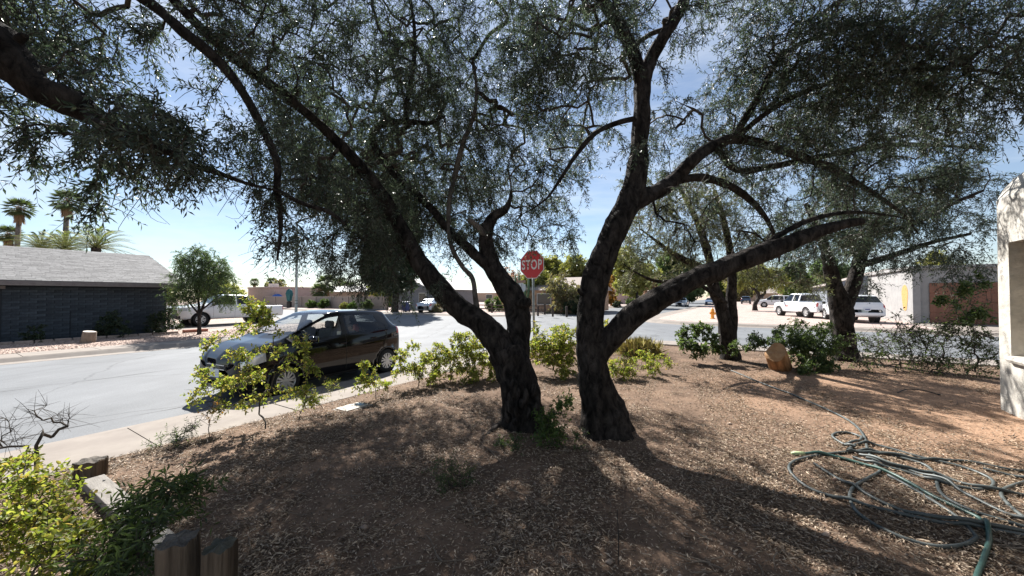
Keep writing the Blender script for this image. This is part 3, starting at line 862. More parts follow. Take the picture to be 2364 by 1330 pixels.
cl += [C(1250, 130, 5.4, .7, 1.2), C(1230, 230, 5.6, .55), C(1330, 290, 5.4, .4, .9), C(1420, 300, 5.6, .3, .8), C(1530, 160, 5.4, .25), C(1700, 260, 5.6, .5, 1.2), C(1650, 350, 5.5, .35), C(1760, 400, 5.7, .4), C(1830, 300, 5.6, .5, 1.2), C(1930, 310, 5.6, .55, 1.2), C(2050, 400, 5.5, .45),
       C(1930, 410, 5.8, .45), C(1830, 130, 4.8, .6, 1.2), C(1960, 160, 4.6, .6, 1.2), C(2080, 140, 4.4, .6, 1.2), C(2210, 130, 4.2, .6, 1.2), C(2330, 160, 4, .5, 1.2), C(1750, 140, 5, .4, 1.1), C(2200, 270, 4.9, .4), C(1560, 380, 5.4, .25, .8), C(1480, 60, 5.4, .5), C(2270, 290, 4.7, .3, .8), C(1500, 300, 6.6, .5), C(1250, 60, 6.5, .8),
       C(1300, 330, 7.2, .7, .7), C(2000, 330, 7.2, .7, .8), C(1800, 320, 7, .6, .8)]
cl += [C(1240, 450, 8.8, .6, .9), C(1290, 300, 8.4, .7, .8), C(1570, 400, 7.8, .5, .9), C(1640, 330, 8.2, .6, .9), C(1760, 380, 8.0, .6, .6), C(1420, 60, 7.5, .8, .6), C(1890, 330, 8.4, .7, .6)]
cl += [C(1700, 340, 4.6, .3), C(1850, 330, 4.6, .35), C(1600, 420, 4.4, .2, .6), C(1950, 400, 4.8, .35), C(1480, 330, 4.4, .2, .5), C(1760, 460, 4.9, .25, .8), C(2100, 440, 5.3, .45), C(2000, 530, 5.3, .35), C(2180, 410, 5.1, .4), C(1800, 520, 5.5, .3), C(2260, 350, 4.9, .28)]
plant(tr, skR, cl, 136, shrink=.88, zmin=2.0, **OL)
# tangle of dead hanging branches under the middle limb
plant(tr, [skR[2], skR[6], skR[7]], [C(1570, 520, 4.9, .3), C(1650, 500, 5.2, .35), C(1720, 540, 5.3, .3), C(1600, 570, 5, .22), C(1760, 480, 5.5, .3), C(1690, 600, 5.2, .15), C(1540, 480, 4.9, .2), C(1850, 450, 5.6, .35), C(1950, 470, 5.6, .35)], 42,
      M['olive'], M['bark'], bare=1, lo=.12, hi=.35, droop=.5, r_tip=.006, rmax=.022, arch=.05, wob=.25, shoot_r=.0035, bname='dead_branches')

# tree rooted beyond the left edge: its heavy limb and drooping branches reach into view
b = np.array([-4.4, 1.3, yardz(-4.4, 1.3)])
to = thing('olive_tree', 'olive tree whose heavy black limb reaches in at the upper left', 'tree', b, group='olive trees in the yard')
def WP(lst): return [(*W(a, c_, d), r) for a, c_, d, r in lst]
limbs = [
    dict(w=[(-4.4, 1.3, .1, .27), (-4.35, 1.32, .9, .22), (-4.15, 1.45, 1.7, .2), (-3.85, 1.65, 2.5, .185), (-3.5, 1.9, 3.1, .17)] + WP([(-60, 75, 2.3, .135), (20, 145, 2.35, .115), (90, 205, 2.4, .092), (170, 240, 2.45, .082), (230, 275, 2.5, .064), (290, 300, 2.55, .036), (360, 335, 2.7, .024), (430, 375, 2.9, .022), (510, 402, 3.1, .02), (575, 425, 3.3, .014), (640, 440, 3.5, .006)]), flare=(.5, .35, 5), sides=22, knob=.12),
    dict(w=[(-4.35, 1.32, .9, .16), (-4.2, 1.7, 2.2, .14), (-3.9, 2.2, 3.6, .12), (-3.6, 2.7, 4.6, .10)] + WP([(330, -5, 3.3, .05), (425, 75, 3.35, .048), (490, 128, 3.4, .046), (545, 190, 3.45, .042), (600, 285, 3.5, .035), (638, 372, 3.55, .03), (640, 440, 3.6, .03), (648, 520, 3.6, .02), (640, 600, 3.6, .01)]), sides=16, seed=3),
    dict(p=[(40, 95, 2.3, 22), (55, 85, 2.3, 18), (62, 88, 2.3, 10)], sides=8, seed=9, knob=.2),
    dict(p=[(170, 238, 2.45, 20), (250, 305, 2.4, 26), (330, 345, 2.4, 20), (400, 352, 2.4, 12)], sides=10, seed=4),
    dict(p=[(640, 440, 3.55, 12), (700, 470, 3.6, 11), (760, 490, 3.6, 10), (800, 520, 3.6, 6)], sides=8, seed=5),
]
skO = trunk_parts(to, limbs, M['bark'])
cl = [C(100, 50, 3.2, .5, .9), C(230, 40, 3.2, .5, .9), C(20, 20, 3, .5), C(150, 120, 2.9, .22), C(180, 190, 2.8, .24, 1.2), C(260, 220, 2.8, .22, 1.3), C(330, 255, 2.75, .24, 1.5), C(385, 300, 2.7, .26, 1.6), C(300, 335, 2.6, .25, 1.5),
      C(405, 360, 2.8, .24, 1.5), C(440, 330, 2.8, .16, 1.2), C(20, 220, 2.5, .22, 1.1), C(60, 290, 2.5, .14), C(130, 270, 2.6, .17, 1.1), C(195, 320, 2.6, .18, 1.2), C(215, 385, 2.65, .12, 1.4), C(210, 430, 2.7, .09, 1.6), C(230, 470, 2.7, .06, 1.6), C(75, 350, 2.5, .05, .8),
      C(360, 395, 2.75, .13, 1.2), C(430, 395, 2.9, .14, 1.2), C(280, 380, 2.6, .12, 1), C(460, 60, 3.5, .3), C(480, 210, 3.4, .16, .8), C(520, 290, 3.4, .2), C(560, 350, 3.5, .24), C(610, 300, 3.6, .28), C(590, 420, 3.6, .26), C(640, 480, 3.65, .28), C(510, 400, 3.4, .13, .7),
      C(680, 560, 3.7, .2, .6), C(330, 60, 3.3, .25, .7), C(-100, 150, 2.6, .6, .8), C(-60, 280, 2.4, .25, .8), C(560, 130, 3.6, .28), C(330, 310, 2.3, .2, 1.4), C(400, 350, 2.4, .2, 1.4), C(250, 270, 2.2, .14, 1.2)]
plant(to, skO, cl, 215, shrink=.92, zmin=2.0, step=.11, **{**OL, 'lo': .12, 'hi': .26, 'll': .052, 'lw': .0135, 'nodes': 8})
# unseen crown added overhead and behind us, to keep sky light off the yard
ov = [(np.array([x, y, z]), (1.25, 1.25, .7), 1.0) for x, y, z in [(-3.6, .2, 4.9), (-2.4, -1.0, 5.1), (-1.0, .2, 5.3), (-.8, -1.8, 5.2), (.8, -.6, 5.5), (2.2, .2, 5.4), (-4.8, -1.2, 4.8), (-2.2, .8, 5.6), (3.4, -.9, 5.3), (1.2, -2.4, 5.2), (-5.2, .8, 4.6), (.4, 1.0, 6.0), (4.4, .4, 5.5), (2.4, 1.6, 6.2), (-3.4, -2.6, 5.0)]]
over = [dict(w=[(-4.2, 1.6, 2.0, .15), (-3.9, .9, 3.4, .13), (-2.9, .2, 4.4, .11), (-1.4, -.2, 5.0, .09), (.4, -.4, 5.3, .07), (2.2, -.2, 5.4, .05), (4.0, .1, 5.4, .02)], sides=10, seed=21)]
skV = trunk_parts(to, [dict(name='limb', **over[0])], M['bark'])  # out-of-view limb added to carry that crown
plant(to, skV, ov, 38, zmin=3.5, bname='added_shade_branches', lname='added_shade_crown', step=.3, **{**OL, 'lo': .25, 'hi': .5, 'll': .10, 'lw': .034})
# thin leafless hanging sprays
hb = []
for (px, py, Y, n) in [(430, 395, 2.9, 9), (480, 410, 3.0, 9), (350, 440, 2.8, 6), (640, 590, 3.6, 12), (620, 560, 3.6, 8), (40, 300, 2.5, 7), (90, 330, 2.5, 6), (520, 415, 3.1, 8), (560, 430, 3.3, 8)]:
    for i in range(n):
        p0 = W(px + rng.normal() * 14, py + rng.normal() * 10, Y + rng.normal() * .1)
        d = np.array([rng.normal() * .12, rng.normal() * .12, -rng.uniform(.1, .32)])
        c_ = rng.normal(size=3) * .05
        t = np.linspace(0, 1, 6)[:, None]
        hb.append((p0 + d * t + c_ * np.sin(t * math.pi) + np.array([0.1 * rng.normal(), 0, .05]) * t ** 2, np.linspace(.0028, .0012, 6)))
V, F = tubes_mesh(hb, thin=4)
o = mesh_np('bare_twigs', V, F, M['twig'], to, org=to.location); o['kind'] = 'stuff'

# two smaller olive trees by the side-street pavement
def small_olive(label, base_px, limbs, cl, dens, **kw):
    b = ground_at(*base_px)
    t = thing('olive_tree', label, 'tree', b, group='olive trees in the yard')
    sk = trunk_parts(t, limbs, M['bark'])
    plant(t, sk, cl, dens, zmin=1.6, **{**OL, 'lo': .2, 'hi': .42, 'll': .07, 'lw': .019, 'nodes': 8, 'step': .22, **kw})
    return t
small_olive('slender olive tree with two upright stems near the cut log', (1682, 829), [
    dict(p=[(1686, 836, 10, 46), (1682, 800, 10, 38), (1674, 750, 10, 34), (1664, 708, 10, 30), (1650, 672, 10, 28), (1636, 640, 9.9, 24), (1600, 610, 9.8, 20), (1560, 590, 9.7, 13), (1520, 560, 9.7, 8), (1480, 530, 9.7, 3)], flare=(.5, .25, 4), sides=26),
    dict(p=[(1686, 805, 10, 26), (1690, 740, 10.1, 27), (1688, 690, 10.1, 25), (1690, 640, 10.1, 22), (1683, 570, 10.2, 18), (1668, 500, 10.3, 14), (1650, 440, 10.4, 9)], sides=14, seed=2),
    dict(p=[(1655, 680, 10, 20), (1640, 610, 10.1, 20), (1620, 540, 10.2, 17), (1590, 470, 10.3, 12), (1560, 420, 10.4, 8)], sides=12, seed=5),
    dict(p=[(1676, 700, 9.9, 12), (1600, 650, 9.6, 10), (1520, 650, 9.4, 9), (1470, 630, 9.3, 5), (1440, 610, 9.3, 2)], sides=8, seed=6),
], [C(1500, 470, 9.8, .7, .6), C(1560, 550, 9.8, .7, .6), C(1640, 510, 10, .7, .7), C(1480, 580, 9.6, .55, .6), C(1600, 610, 9.6, .45, .6), C(1700, 550, 10, .6, .7), C(1720, 610, 10, .4, .7), C(1620, 430, 10.2, .7, .6), C(1470, 420, 10.2, .5, .5), C(1770, 630, 9.6, .35, .6), C(1830, 640, 9.5, .35, .6), C(1880, 650, 9.4, .3, .6), C(1760, 560, 10, .5, .7), C(1440, 640, 9.4, .3, .5), C(1530, 640, 9.5, .35, .6), C(1470, 520, 9.8, .5, .7), C(1560, 460, 10, .6, .7), C(1680, 470, 10.2, .5, .8)], 190, twigm=M['twig_pale'], leafm=M['olive_sunlit'])
small_olive('stout olive tree forking low, in front of the white vehicles', (1952, 832), [
    dict(p=[(1954, 842, 9.9, 62), (1952, 800, 9.9, 48), (1946, 750, 9.9, 46), (1942, 710, 9.9, 48), (1930, 672, 9.9, 36), (1918, 630, 9.9, 30), (1908, 585, 9.8, 24), (1890, 530, 9.7, 18), (1860, 470, 9.6, 12)], flare=(.45, .25, 4), sides=26),
    dict(p=[(1946, 720, 9.9, 36), (1962, 680, 9.9, 34), (1975, 640, 9.9, 32), (1988, 590, 9.9, 27), (2010, 540, 9.9, 22), (2050, 490, 9.8, 17), (2110, 450, 9.7, 11)], sides=14, seed=3),
    dict(p=[(1980, 615, 9.9, 18), (2060, 590, 9.7, 14), (2150, 560, 9.4, 11), (2240, 540, 9.1, 7)], sides=8, seed=8),
    dict(p=[(2010, 540, 9.9, 14), (2100, 520, 9.5, 12), (2200, 470, 9.0, 9), (2270, 440, 8.8, 6)], sides=8, seed=4),
], [C(1950, 550, 9.7, .7), C(1850, 560, 9.4, .6), C(2040, 490, 9.7, .8), C(2140, 440, 9.6, .8), C(2140, 550, 9.2, .6, .7), C(2240, 500, 9, .6, .6), C(1920, 450, 9.7, .75), C(2080, 590, 9.2, .4, .6), C(2230, 600, 8.7, .45, .5), C(2010, 610, 9.4, .3, .6), C(1840, 610, 9.3, .35, .6), C(2260, 420, 9, .6, .6), C(2180, 640, 8.8, .3, .5), C(2100, 600, 8.6, .38, .7), C(2200, 570, 8.5, .38, .7), C(2255, 640, 8.3, .28, .6), C(2020, 650, 9.2, .25, .6), C(2000, 560, 9.4, .5), C(2100, 500, 9.2, .6), C(1900, 510, 9.5, .5), C(2200, 400, 9.2, .6), C(1830, 500, 9.5, .45)], 150)

# ------------------------------------------------------------------ leaf litter and fallen twigs
gs, gn = ss_, ns_
Zg = Vy[:, :, 2]
def yz_np(X, Y):
    s = X * A2[0] + Y * A2[1]; n = X * N2[0] + Y * N2[1]
    i = np.clip(np.searchsorted(gs, s) - 1, 0, len(gs) - 2); j = np.clip(np.searchsorted(gn, n) - 1, 0, len(gn) - 2)
    u = np.clip((s - gs[i]) / (gs[i + 1] - gs[i]), 0, 1); v = np.clip((n - gn[j]) / (gn[j + 1] - gn[j]), 0, 1)
    return Zg[i, j] * (1 - u) * (1 - v) + Zg[i + 1, j] * u * (1 - v) + Zg[i, j + 1] * (1 - u) * v + Zg[i + 1, j + 1] * u * v
def in_yard(X, Y, m=0.0):
    s = X * A2[0] + Y * A2[1]; n = X * N2[0] + Y * N2[1]
    d = np.hypot(np.maximum(s - cS, 0), np.maximum(n - cN, 0))
    return (s < 13.88 - m) & (n < 5.72 - m) & ((s < cS) | (n < cN) | (d < rr - m))
def smooth_noise(X, Y, f, seed):
    r_ = np.random.default_rng(seed)
    out = np.zeros_like(X)
    for k in range(7):
        a = r_.uniform(0, 6.28); ph = r_.uniform(0, 6.28); ff = f * r_.uniform(.6, 2.2)
        out += np.sin((X * math.cos(a) + Y * math.sin(a)) * ff + ph)
    return out / 3.0
NL = 360000
Yl = np.where(rng.random(NL) < .62, 1.55 * (13.5 / 1.55) ** rng.random(NL), rng.uniform(2.5, 11, NL))
Xl = Yl * rng.uniform(-1.5, 1.5, NL)
dens_ = .68 + .6 * smooth_noise(Xl, Yl, 2.4, 3) + .4 * smooth_noise(Xl, Yl, 6.5, 4)
bare_spots = [(G(2230, 925, .165), 1.5), (G(2300, 980, .165), 1.0), (G(2080, 905, .165), .8), (G(1650, 1290, .165), .3), (G(1720, 1300, .165), .25), (G(940, 1310, .165), .32), (G(1385, 1012, .165), .3), (G(1480, 1000, .165), .2),
              (G(800, 1180, .165), .3), (G(1300, 1280, .165), .25), (G(1980, 890, .165), .5)]
for c_, r_ in bare_spots:
    dens_ -= .8 * np.exp(-((Xl - c_[0]) ** 2 + (Yl - c_[1]) ** 2) / (r_ * r_))
k = (rng.random(NL) < np.maximum(dens_, .12)) & in_yard(Xl, Yl, -.05 + .05 * rng.random(NL))
Xl, Yl = Xl[k], Yl[k]
nl = len(Xl)
Zl = yz_np(Xl, Yl) + rng.uniform(.002, .02, nl)
az = rng.uniform(0, 2 * math.pi, nl)
D = unit(np.column_stack([np.cos(az), np.sin(az), rng.normal(size=nl) * .22]))
Nn = unit(np.column_stack([rng.normal(size=nl) * .35, rng.normal(size=nl) * .35, np.ones(nl)]))
V, F = leaf_faces(np.column_stack([Xl, Yl, Zl]), D, Nn, np.where(rng.random(nl) < .04, 1.6, 1.0) * rng.uniform(.018, .056, nl), np.where(rng.random(nl) < .05, 1.7, 1.0) * rng.uniform(.005, .0115, nl), .22, 'lance', .08)
props(mesh_np('leaf_litter', V, F, M['litter']), 'dry tan olive leaves carpeting the yard soil', 'leaf litter', kind='stuff')
# finer crumbs of leaf and bark between
nl = 60000
Yl = 1.55 * (9 / 1.55) ** rng.random(nl); Xl = Yl * rng.uniform(-1.4, 1.45, nl)
k = in_yard(Xl, Yl) ; Xl, Yl = Xl[k], Yl[k]; nl = len(Xl)
az = rng.uniform(0, 6.28, nl)
D = unit(np.column_stack([np.cos(az), np.sin(az), rng.normal(size=nl) * .3])); Nn = unit(np.column_stack([rng.normal(size=nl) * .5, rng.normal(size=nl) * .5, np.ones(nl)]))
V, F = leaf_faces(np.column_stack([Xl, Yl, yz_np(Xl, Yl) + rng.uniform(.001, .008, nl)]), D, Nn, rng.uniform(.007, .022, nl), rng.uniform(.003, .008, nl), .2)
props(mesh_np('litter_crumbs', V, F, M['litter']), 'fine brown crumbs of leaf and bark on the yard soil', 'leaf litter', kind='stuff')
tw = []
for i in range(420):
    Y = 1.6 * (10 / 1.6) ** rng.random(); X = Y * rng.uniform(-1.2, 1.4)
    if not in_yard(np.array([X]), np.array([Y]), .1)[0]: continue
    a = rng.uniform(0, 6.28); L = rng.uniform(.08, .45) * (1 if i % 9 else 1.7)
    t = np.linspace(-.5, .5, 5)
    xs = X + math.cos(a) * L * t + .04 * L * np.sin(t * 5 + i); ys = Y + math.sin(a) * L * t + .06 * L * np.cos(t * 4 + i)
    zs = yz_np(xs, ys) + .012 + .02 * np.abs(t)
    tw.append((np.column_stack([xs, ys, zs]), np.linspace(.0045, .002, 5) * rng.uniform(.6, 1.3)))
V, F = tubes_mesh(tw, thin=5)
props(mesh_np('fallen_twigs', V, F, M['twig_pale']), 'thin fallen twigs lying among the leaf litter', 'twigs', kind='stuff')

# small stones and clods
n = 2600
Y = 1.6 * (10 / 1.6) ** rng.random(n); X = Y * rng.uniform(-1.3, 1.45, n)
k = in_yard(X, Y, .05); X, Y = X[k], Y[k]; n = len(X)
Z = yz_np(X, Y)
sz = rng.uniform(.004, .014, n) * np.where(rng.random(n) < .04, 2.2, 1)
O6 = np.array([(1, 0, 0), (0, 1, 0), (-1, 0, 0), (0, -1, 0), (0, 0, .8), (0, 0, -.8)])
V = O6[None] * sz[:, None, None] * rng.uniform(.6, 1.3, (n, 6, 1)); V[:, :, 0] *= rng.uniform(.8, 1.5, (n, 1))
V = V + np.column_stack([X, Y, Z + sz * .3])[:, None, :]
F = (np.arange(n) * 6)[:, None, None] + np.array([(0, 1, 4), (1, 2, 4), (2, 3, 4), (3, 0, 4), (1, 0, 5), (2, 1, 5), (3, 2, 5), (0, 3, 5)])[None]
M['stone'] = pmat('stone', (.33, .24, .18), (.45, .36, .29), scale=30, rough=.9, island=.4)
props(mesh_np('pebbles', V.reshape(-1, 3), F.reshape(-1, 3), M['stone']), 'small stones and clods strewn over the yard soil', 'pebbles', kind='stuff')

# ------------------------------------------------------------------ shrubs and weeds
def gp(px, py, z=.165):
    p = G(px, py, z); return np.array([p[0], p[1], yardz(p[0], p[1])])
def shrub(name, label, bases, cl, dens, leafm, cat='shrub', twigm=None, group=None, **kw):
    b0 = bases[0]
    t = thing(name, label, cat, b0, group=group)
    sk = []
    for b_ in bases:
        sk.append((np.array([b_ - [0, 0, .05], b_ + [0, 0, .03]]), np.array([.01, .01])))
    d = dict(per=2, lo=.06, hi=.16, droop=.15, nodes=5, ll=.042, lw=.024, bare=.08, shape='oval', rmax=.012, r_tip=.0022, step=.09, arch=.02, wob=.16, spread=1.0, ang=1.0, bname='stems', lname='foliage', powr=.38, rise=1.0)
    d.update(kw)
    plant(t, sk, cl, dens, leafm, twigm or M['twig'], **d)
    return t
G1 = 'lime green shrubs along the pavement edge'
shrub('leafy_shrub', 'tall open lime-leaved shrub in front of the black car', [gp(612, 1000), gp(690, 985), gp(640, 975)],
      [C(500, 885, 4.9, .17), C(560, 830, 4.9, .17), C(640, 815, 5, .2), C(700, 825, 5, .1), C(590, 930, 4.8, .17), C(525, 945, 4.8, .1), C(640, 900, 4.9, .13), C(452, 912, 4.9, .07), C(692, 905, 4.9, .08), C(490, 800, 5, .1),
       C(588, 715, 5.1, .15, 2.2), C(610, 742, 5.1, .11, 2), C(640, 765, 5.1, .05), C(700, 790, 5.1, .05), C(560, 760, 5.1, .06), C(720, 850, 5, .06), C(470, 860, 4.9, .06), C(720, 920, 4.95, .06), C(600, 870, 4.9, .14), C(540, 890, 4.8, .12), C(660, 860, 5, .12)], 390, M['lime'], group=G1)
shrub('leafy_shrub', 'small lime-leaved shrub by the rear wheel of the black car', [gp(868, 925), gp(855, 930)], [C(862, 870, 6.3, .16), C(835, 838, 6.3, .08), C(890, 885, 6.3, .1), C(840, 890, 6.2, .08)], 560, M['lime'], group=G1)
shrub('leafy_shrub', 'thin upright lime shrub just right of the black car', [gp(945, 905), gp(965, 900)], [C(930, 820, 7, .18, .7), C(955, 850, 7, .2, .7), C(985, 830, 7.1, .18, .8), C(925, 855, 7, .14, .7), C(970, 870, 6.9, .15), C(950, 800, 7.1, .12)], 560, M['lime'], group=G1)
shrub('leafy_shrub', 'dense lime shrub left of the leaning olive trunk', [gp(1040, 885), gp(1080, 880), gp(1110, 875)], [C(1030, 815, 7.6, .3), C(1075, 800, 7.7, .32), C(1110, 830, 7.6, .28), C(1050, 850, 7.5, .25), C(1000, 845, 7.4, .2, .7), C(1120, 790, 7.8, .2), C(1060, 778, 7.8, .12), C(1010, 870, 7.2, .2), C(1090, 860, 7.4, .25), C(1140, 850, 7.4, .2)], 400, M['lime'], ll=.05, lw=.026, group=G1)
shrub('leafy_shrub', 'yellow-green shrub around the stop sign post, between two olive trunks', [gp(1280, 872), gp(1250, 872), gp(1310, 874)], [C(1250, 790, 8, .26), C(1290, 780, 8, .3), C(1310, 810, 8, .3), C(1260, 830, 7.8, .3), C(1300, 850, 7.7, .25), C(1240, 760, 8.2, .12), C(1330, 770, 8.1, .2), C(1300, 758, 8.1, .1), C(1230, 810, 8, .22), C(1330, 830, 7.9, .25), C(1280, 820, 7.9, .25)], 380, M['lime'], ll=.05, lw=.026, group=G1)
shrub('leafy_shrub', 'low green weedy shrub right of the sinuous trunk', [gp(1440, 868), gp(1470, 860), gp(1420, 870)], [C(1440, 840, 7.8, .25), C(1410, 790, 8.2, .22, .8), C(1480, 830, 8.2, .22), C(1420, 850, 7.6, .2), C(1400, 745, 8.4, .1, .6), C(1510, 825, 8.6, .15), C(1450, 860, 7.5, .2), C(1500, 850, 7.9, .2), C(1540, 840, 8.2, .15)], 330, M['lime'], ll=.045, lw=.026)
shrub('leafy_shrub', 'sparse dark green shrub before the side street, left of slender tree', [gp(1610, 820), gp(1640, 815)], [C(1590, 770, 9.8, .25), C(1620, 760, 9.8, .22), C(1640, 785, 9.6, .2, .7), C(1575, 790, 9.6, .15), C(1600, 800, 9.5, .2), C(1650, 800, 9.5, .2), C(1620, 810, 9.3, .2)], 260, M['weed'], ll=.075, lw=.045)
shrub('leafy_shrub', 'broad dark green shrub behind the cut log', [gp(1850, 850), gp(1880, 855), gp(1820, 845), gp(1750, 830)],
      [C(1850, 800, 8.8, .36), C(1890, 780, 8.9, .36), C(1820, 775, 9, .3), C(1760, 785, 9.2, .28, .8), C(1730, 795, 9.2, .2, .7), C(1870, 840, 8.3, .3), C(1900, 830, 8.4, .25), C(1840, 745, 9.2, .15, .6), C(1920, 760, 9, .15, .7), C(1910, 855, 8.2, .18), C(1860, 860, 8.1, .2), C(1790, 800, 8.8, .22), C(1700, 800, 9.2, .18, .7), C(1870, 810, 8.6, .35), C(1930, 800, 8.7, .25, .8)], 270, M['weed'], ll=.07, lw=.028)
shrub('twiggy_shrub', 'tangled grey-brown twiggy shrub between stout olive and white house', [gp(2010, 850), gp(2080, 855), gp(2150, 860), gp(2230, 862), gp(2270, 860)],
      [C(2020, 790, 8.7, .35), C(2090, 780, 8.6, .38), C(2160, 775, 8.5, .4), C(2230, 770, 8.3, .4), C(2270, 800, 8.1, .35), C(2120, 820, 8.3, .35), C(2200, 830, 8.1, .3), C(2050, 830, 8.4, .28), C(2220, 705, 8.5, .3, .5), C(2260, 690, 8.4, .25, .5), C(2000, 830, 8.4, .3), C(2150, 840, 8.1, .3), C(2260, 840, 8.0, .3), C(2080, 740, 8.6, .2, .6)], 340, M['weed'], twigm=M['twig'], bare=.72, lo=.12, hi=.34, ll=.05, lw=.026, wob=.07, rmax=.016, r_tip=.0036, shoot_r=.003, nodes=4)
shrub('leafy_shrub', 'dark leafy sapling tops in front of the terracotta garage door', [gp(2245, 858)], [C(2215, 665, 8.2, .15), C(2250, 650, 8.2, .14), C(2190, 690, 8.2, .12), C(2270, 725, 8.1, .2), C(2235, 740, 8.2, .15)], 190, M['weed'], ll=.085, lw=.045, rmax=.014)
shrub('leafy_sucker', 'leafy green sucker plant between the two olive trunks', [gp(1268, 1030), gp(1255, 1035)], [C(1270, 980, 4.4, .13), C(1255, 960, 4.5, .1), C(1290, 940, 4.55, .12, .8), C(1265, 1010, 4.3, .12), C(1310, 920, 4.6, .07, .7)], 800, M['shrub'], 'plant', ll=.04, lw=.022)
shrub('leafy_sucker', 'low sprawling green weed at the foot of the left olive trunk', [gp(1160, 1040)], [C(1165, 1015, 4.3, .12), C(1190, 1030, 4.2, .12), C(1330, 1030, 4.25, .12, .7)], 500, M['weed'], 'plant', ll=.035, lw=.014)
shrub('dark_weed', 'dark feathery weed on the shaded litter, left of centre', [gp(1040, 1130)], [C(1035, 1095, 3.5, .12), C(1060, 1105, 3.4, .12), C(1020, 1115, 3.4, .1)], 900, M['weed'], 'plant', ll=.03, lw=.01, shape='lance')
shrub('green_weed', 'pale green weed tuft at the pavement edge, lower left', [gp(385, 1035), gp(400, 1030)], [C(385, 1015, 4.3, .12), C(415, 1005, 4.35, .1), C(440, 990, 4.4, .05, .5)], 700, M['fluffy'], 'plant', ll=.04, lw=.008, shape='lance', up=.5)
shrub('green_weed', 'small spiky weed sprig beside the pavement under the car', [gp(760, 940), gp(985 - 240, 945)], [C(735, 915, 5.6, .07), C(770, 890, 5.6, .06), C(705, 930, 5.4, .08)], 700, M['lime'], 'plant', ll=.05, lw=.01, shape='lance')
shrub('leafy_shrub', 'bright leafy shrub filling the lower left corner', [G(60, 1330, .2), G(140, 1310, .2), G(20, 1290, .2)],
      [C(60, 1130, 2.25, .2, 1.2), C(20, 1080, 2.4, .16, 1.1), C(85, 1170, 2.2, .15, 1.1), C(60, 1220, 2.0, .2, 1.2), C(130, 1240, 2.0, .13), C(30, 1300, 1.8, .18), C(130, 1300, 1.85, .16), C(220, 1290, 1.9, .1, .5)], 430, M['lime'], nodes=6, ll=.032, lw=.018, rmax=.007)
shrub('willowy_weed', 'dark narrow-leaved weed before the grey timber posts, lower left', [G(330, 1330, .2), G(290, 1320, .2), G(400, 1250, .18)],
      [C(310, 1190, 2.2, .09), C(340, 1180, 2.15, .15), C(390, 1150, 2.3, .12), C(290, 1240, 2.0, .10), C(350, 1250, 1.95, .13), C(250, 1280, 1.9, .13), C(420, 1120, 2.4, .08, .7), C(320, 1300, 1.85, .12), C(430, 1180, 2.3, .08)], 270, M['weed'], 'plant', ll=.065, lw=.012, shape='lance', nodes=6, lo=.08, hi=.2, up=.35, rmax=.006, curl=.2)
shrub('bare_bush', 'leafless thorny bush beside the pavement at the left edge', [gp(62, 1095), gp(85, 1090)],
      [C(20, 985, 3.8, .2), C(70, 980, 3.8, .22), C(120, 965, 3.9, .18), C(40, 1030, 3.7, .15), C(110, 1010, 3.8, .15), C(150, 960, 3.9, .08), C(-20, 1000, 3.8, .2)], 170, M['weed'], twigm=M['twig'], bare=1, lo=.1, hi=.25, r_tip=.0028, rmax=.022, powr=.6, wob=.3)
shrub('leafy_shrub', 'dry twiggy seedling with red leaves at the pavement edge, lower left', [gp(485, 1015)], [C(485, 950, 4.6, .06), C(470, 965, 4.5, .06, .8), C(510, 940, 4.6, .06)], 320, M['orange_leaf'], 'plant', bare=.7, ll=.025, lw=.014)

# ornamental grass tuft
b = gp(1475, 820)
t = thing('grass_tuft', 'yellow feathery ornamental grass tuft beside the side street', 'grass tuft', b)
n = 2600
az = rng.uniform(0, 6.28, n); tilt = np.abs(rng.normal(size=n)) * .62
D = np.column_stack([np.cos(az) * np.sin(tilt), np.sin(az) * np.sin(tilt), np.cos(tilt)])
P0 = np.column_stack([rng.normal(size=n) * .2, rng.normal(size=n) * .16, np.zeros(n)])
V, F = leaf_faces(P0, D, unit(np.cross(D, rng.normal(size=(n, 3)))), rng.uniform(.15, .55, n), rng.uniform(.002, .0045, n), .1, 'oval', .25)
o = mesh_np('blades', V, F, M['dry_grass'], t); o['kind'] = 'stuff'

# ------------------------------------------------------------------ yard objects
M['hose_grey'] = pmat('hose_grey', (.04, .052, .052), (.095, .105, .10), scale=5, rough=.5, spec=.5)
M['hose_green'] = pmat('hose_green', (.03, .075, .065), (.05, .11, .09), scale=14, rough=.42, spec=.5)
M['nozzle'] = pmat('nozzle', (.45, .55, .30), rough=.5)
M['black_plastic'] = pmat('black_plastic', (.02, .02, .02), rough=.5)
HR = .0138
hose_z = {}
def hose_path(px, lift=0.0):
    P = np.array([G(x, y, .165 + HR)[:2] for x, y in px])
    Q = catmull(P, 8)
    Z = yz_np(Q[:, 0], Q[:, 1]) + HR + lift
    out = np.column_stack([Q, Z])
    for i in range(len(out)):                       # climb over loops already laid
        for (ox, oy, oz) in hose_pts:
            d = math.hypot(out[i, 0] - ox, out[i, 1] - oy)
            if d < .05: out[i, 2] = max(out[i, 2], oz + 2.0 * HR * math.sqrt(max(0, 1 - (d / .05) ** 2)))
    z = out[:, 2].copy()
    for _ in range(2): z[1:-1] = (z[:-2] + 2 * z[1:-1] + z[2:]) / 4
    out[:, 2] = np.maximum(z, out[:, 2] - .008)
    hose_pts.extend([tuple(p) for p in out])
    return out
hose_pts = []
hp = thing('garden_hose', 'grey garden hose in tangled loops on the soil, lower right', 'hose', gp(2100, 1150))
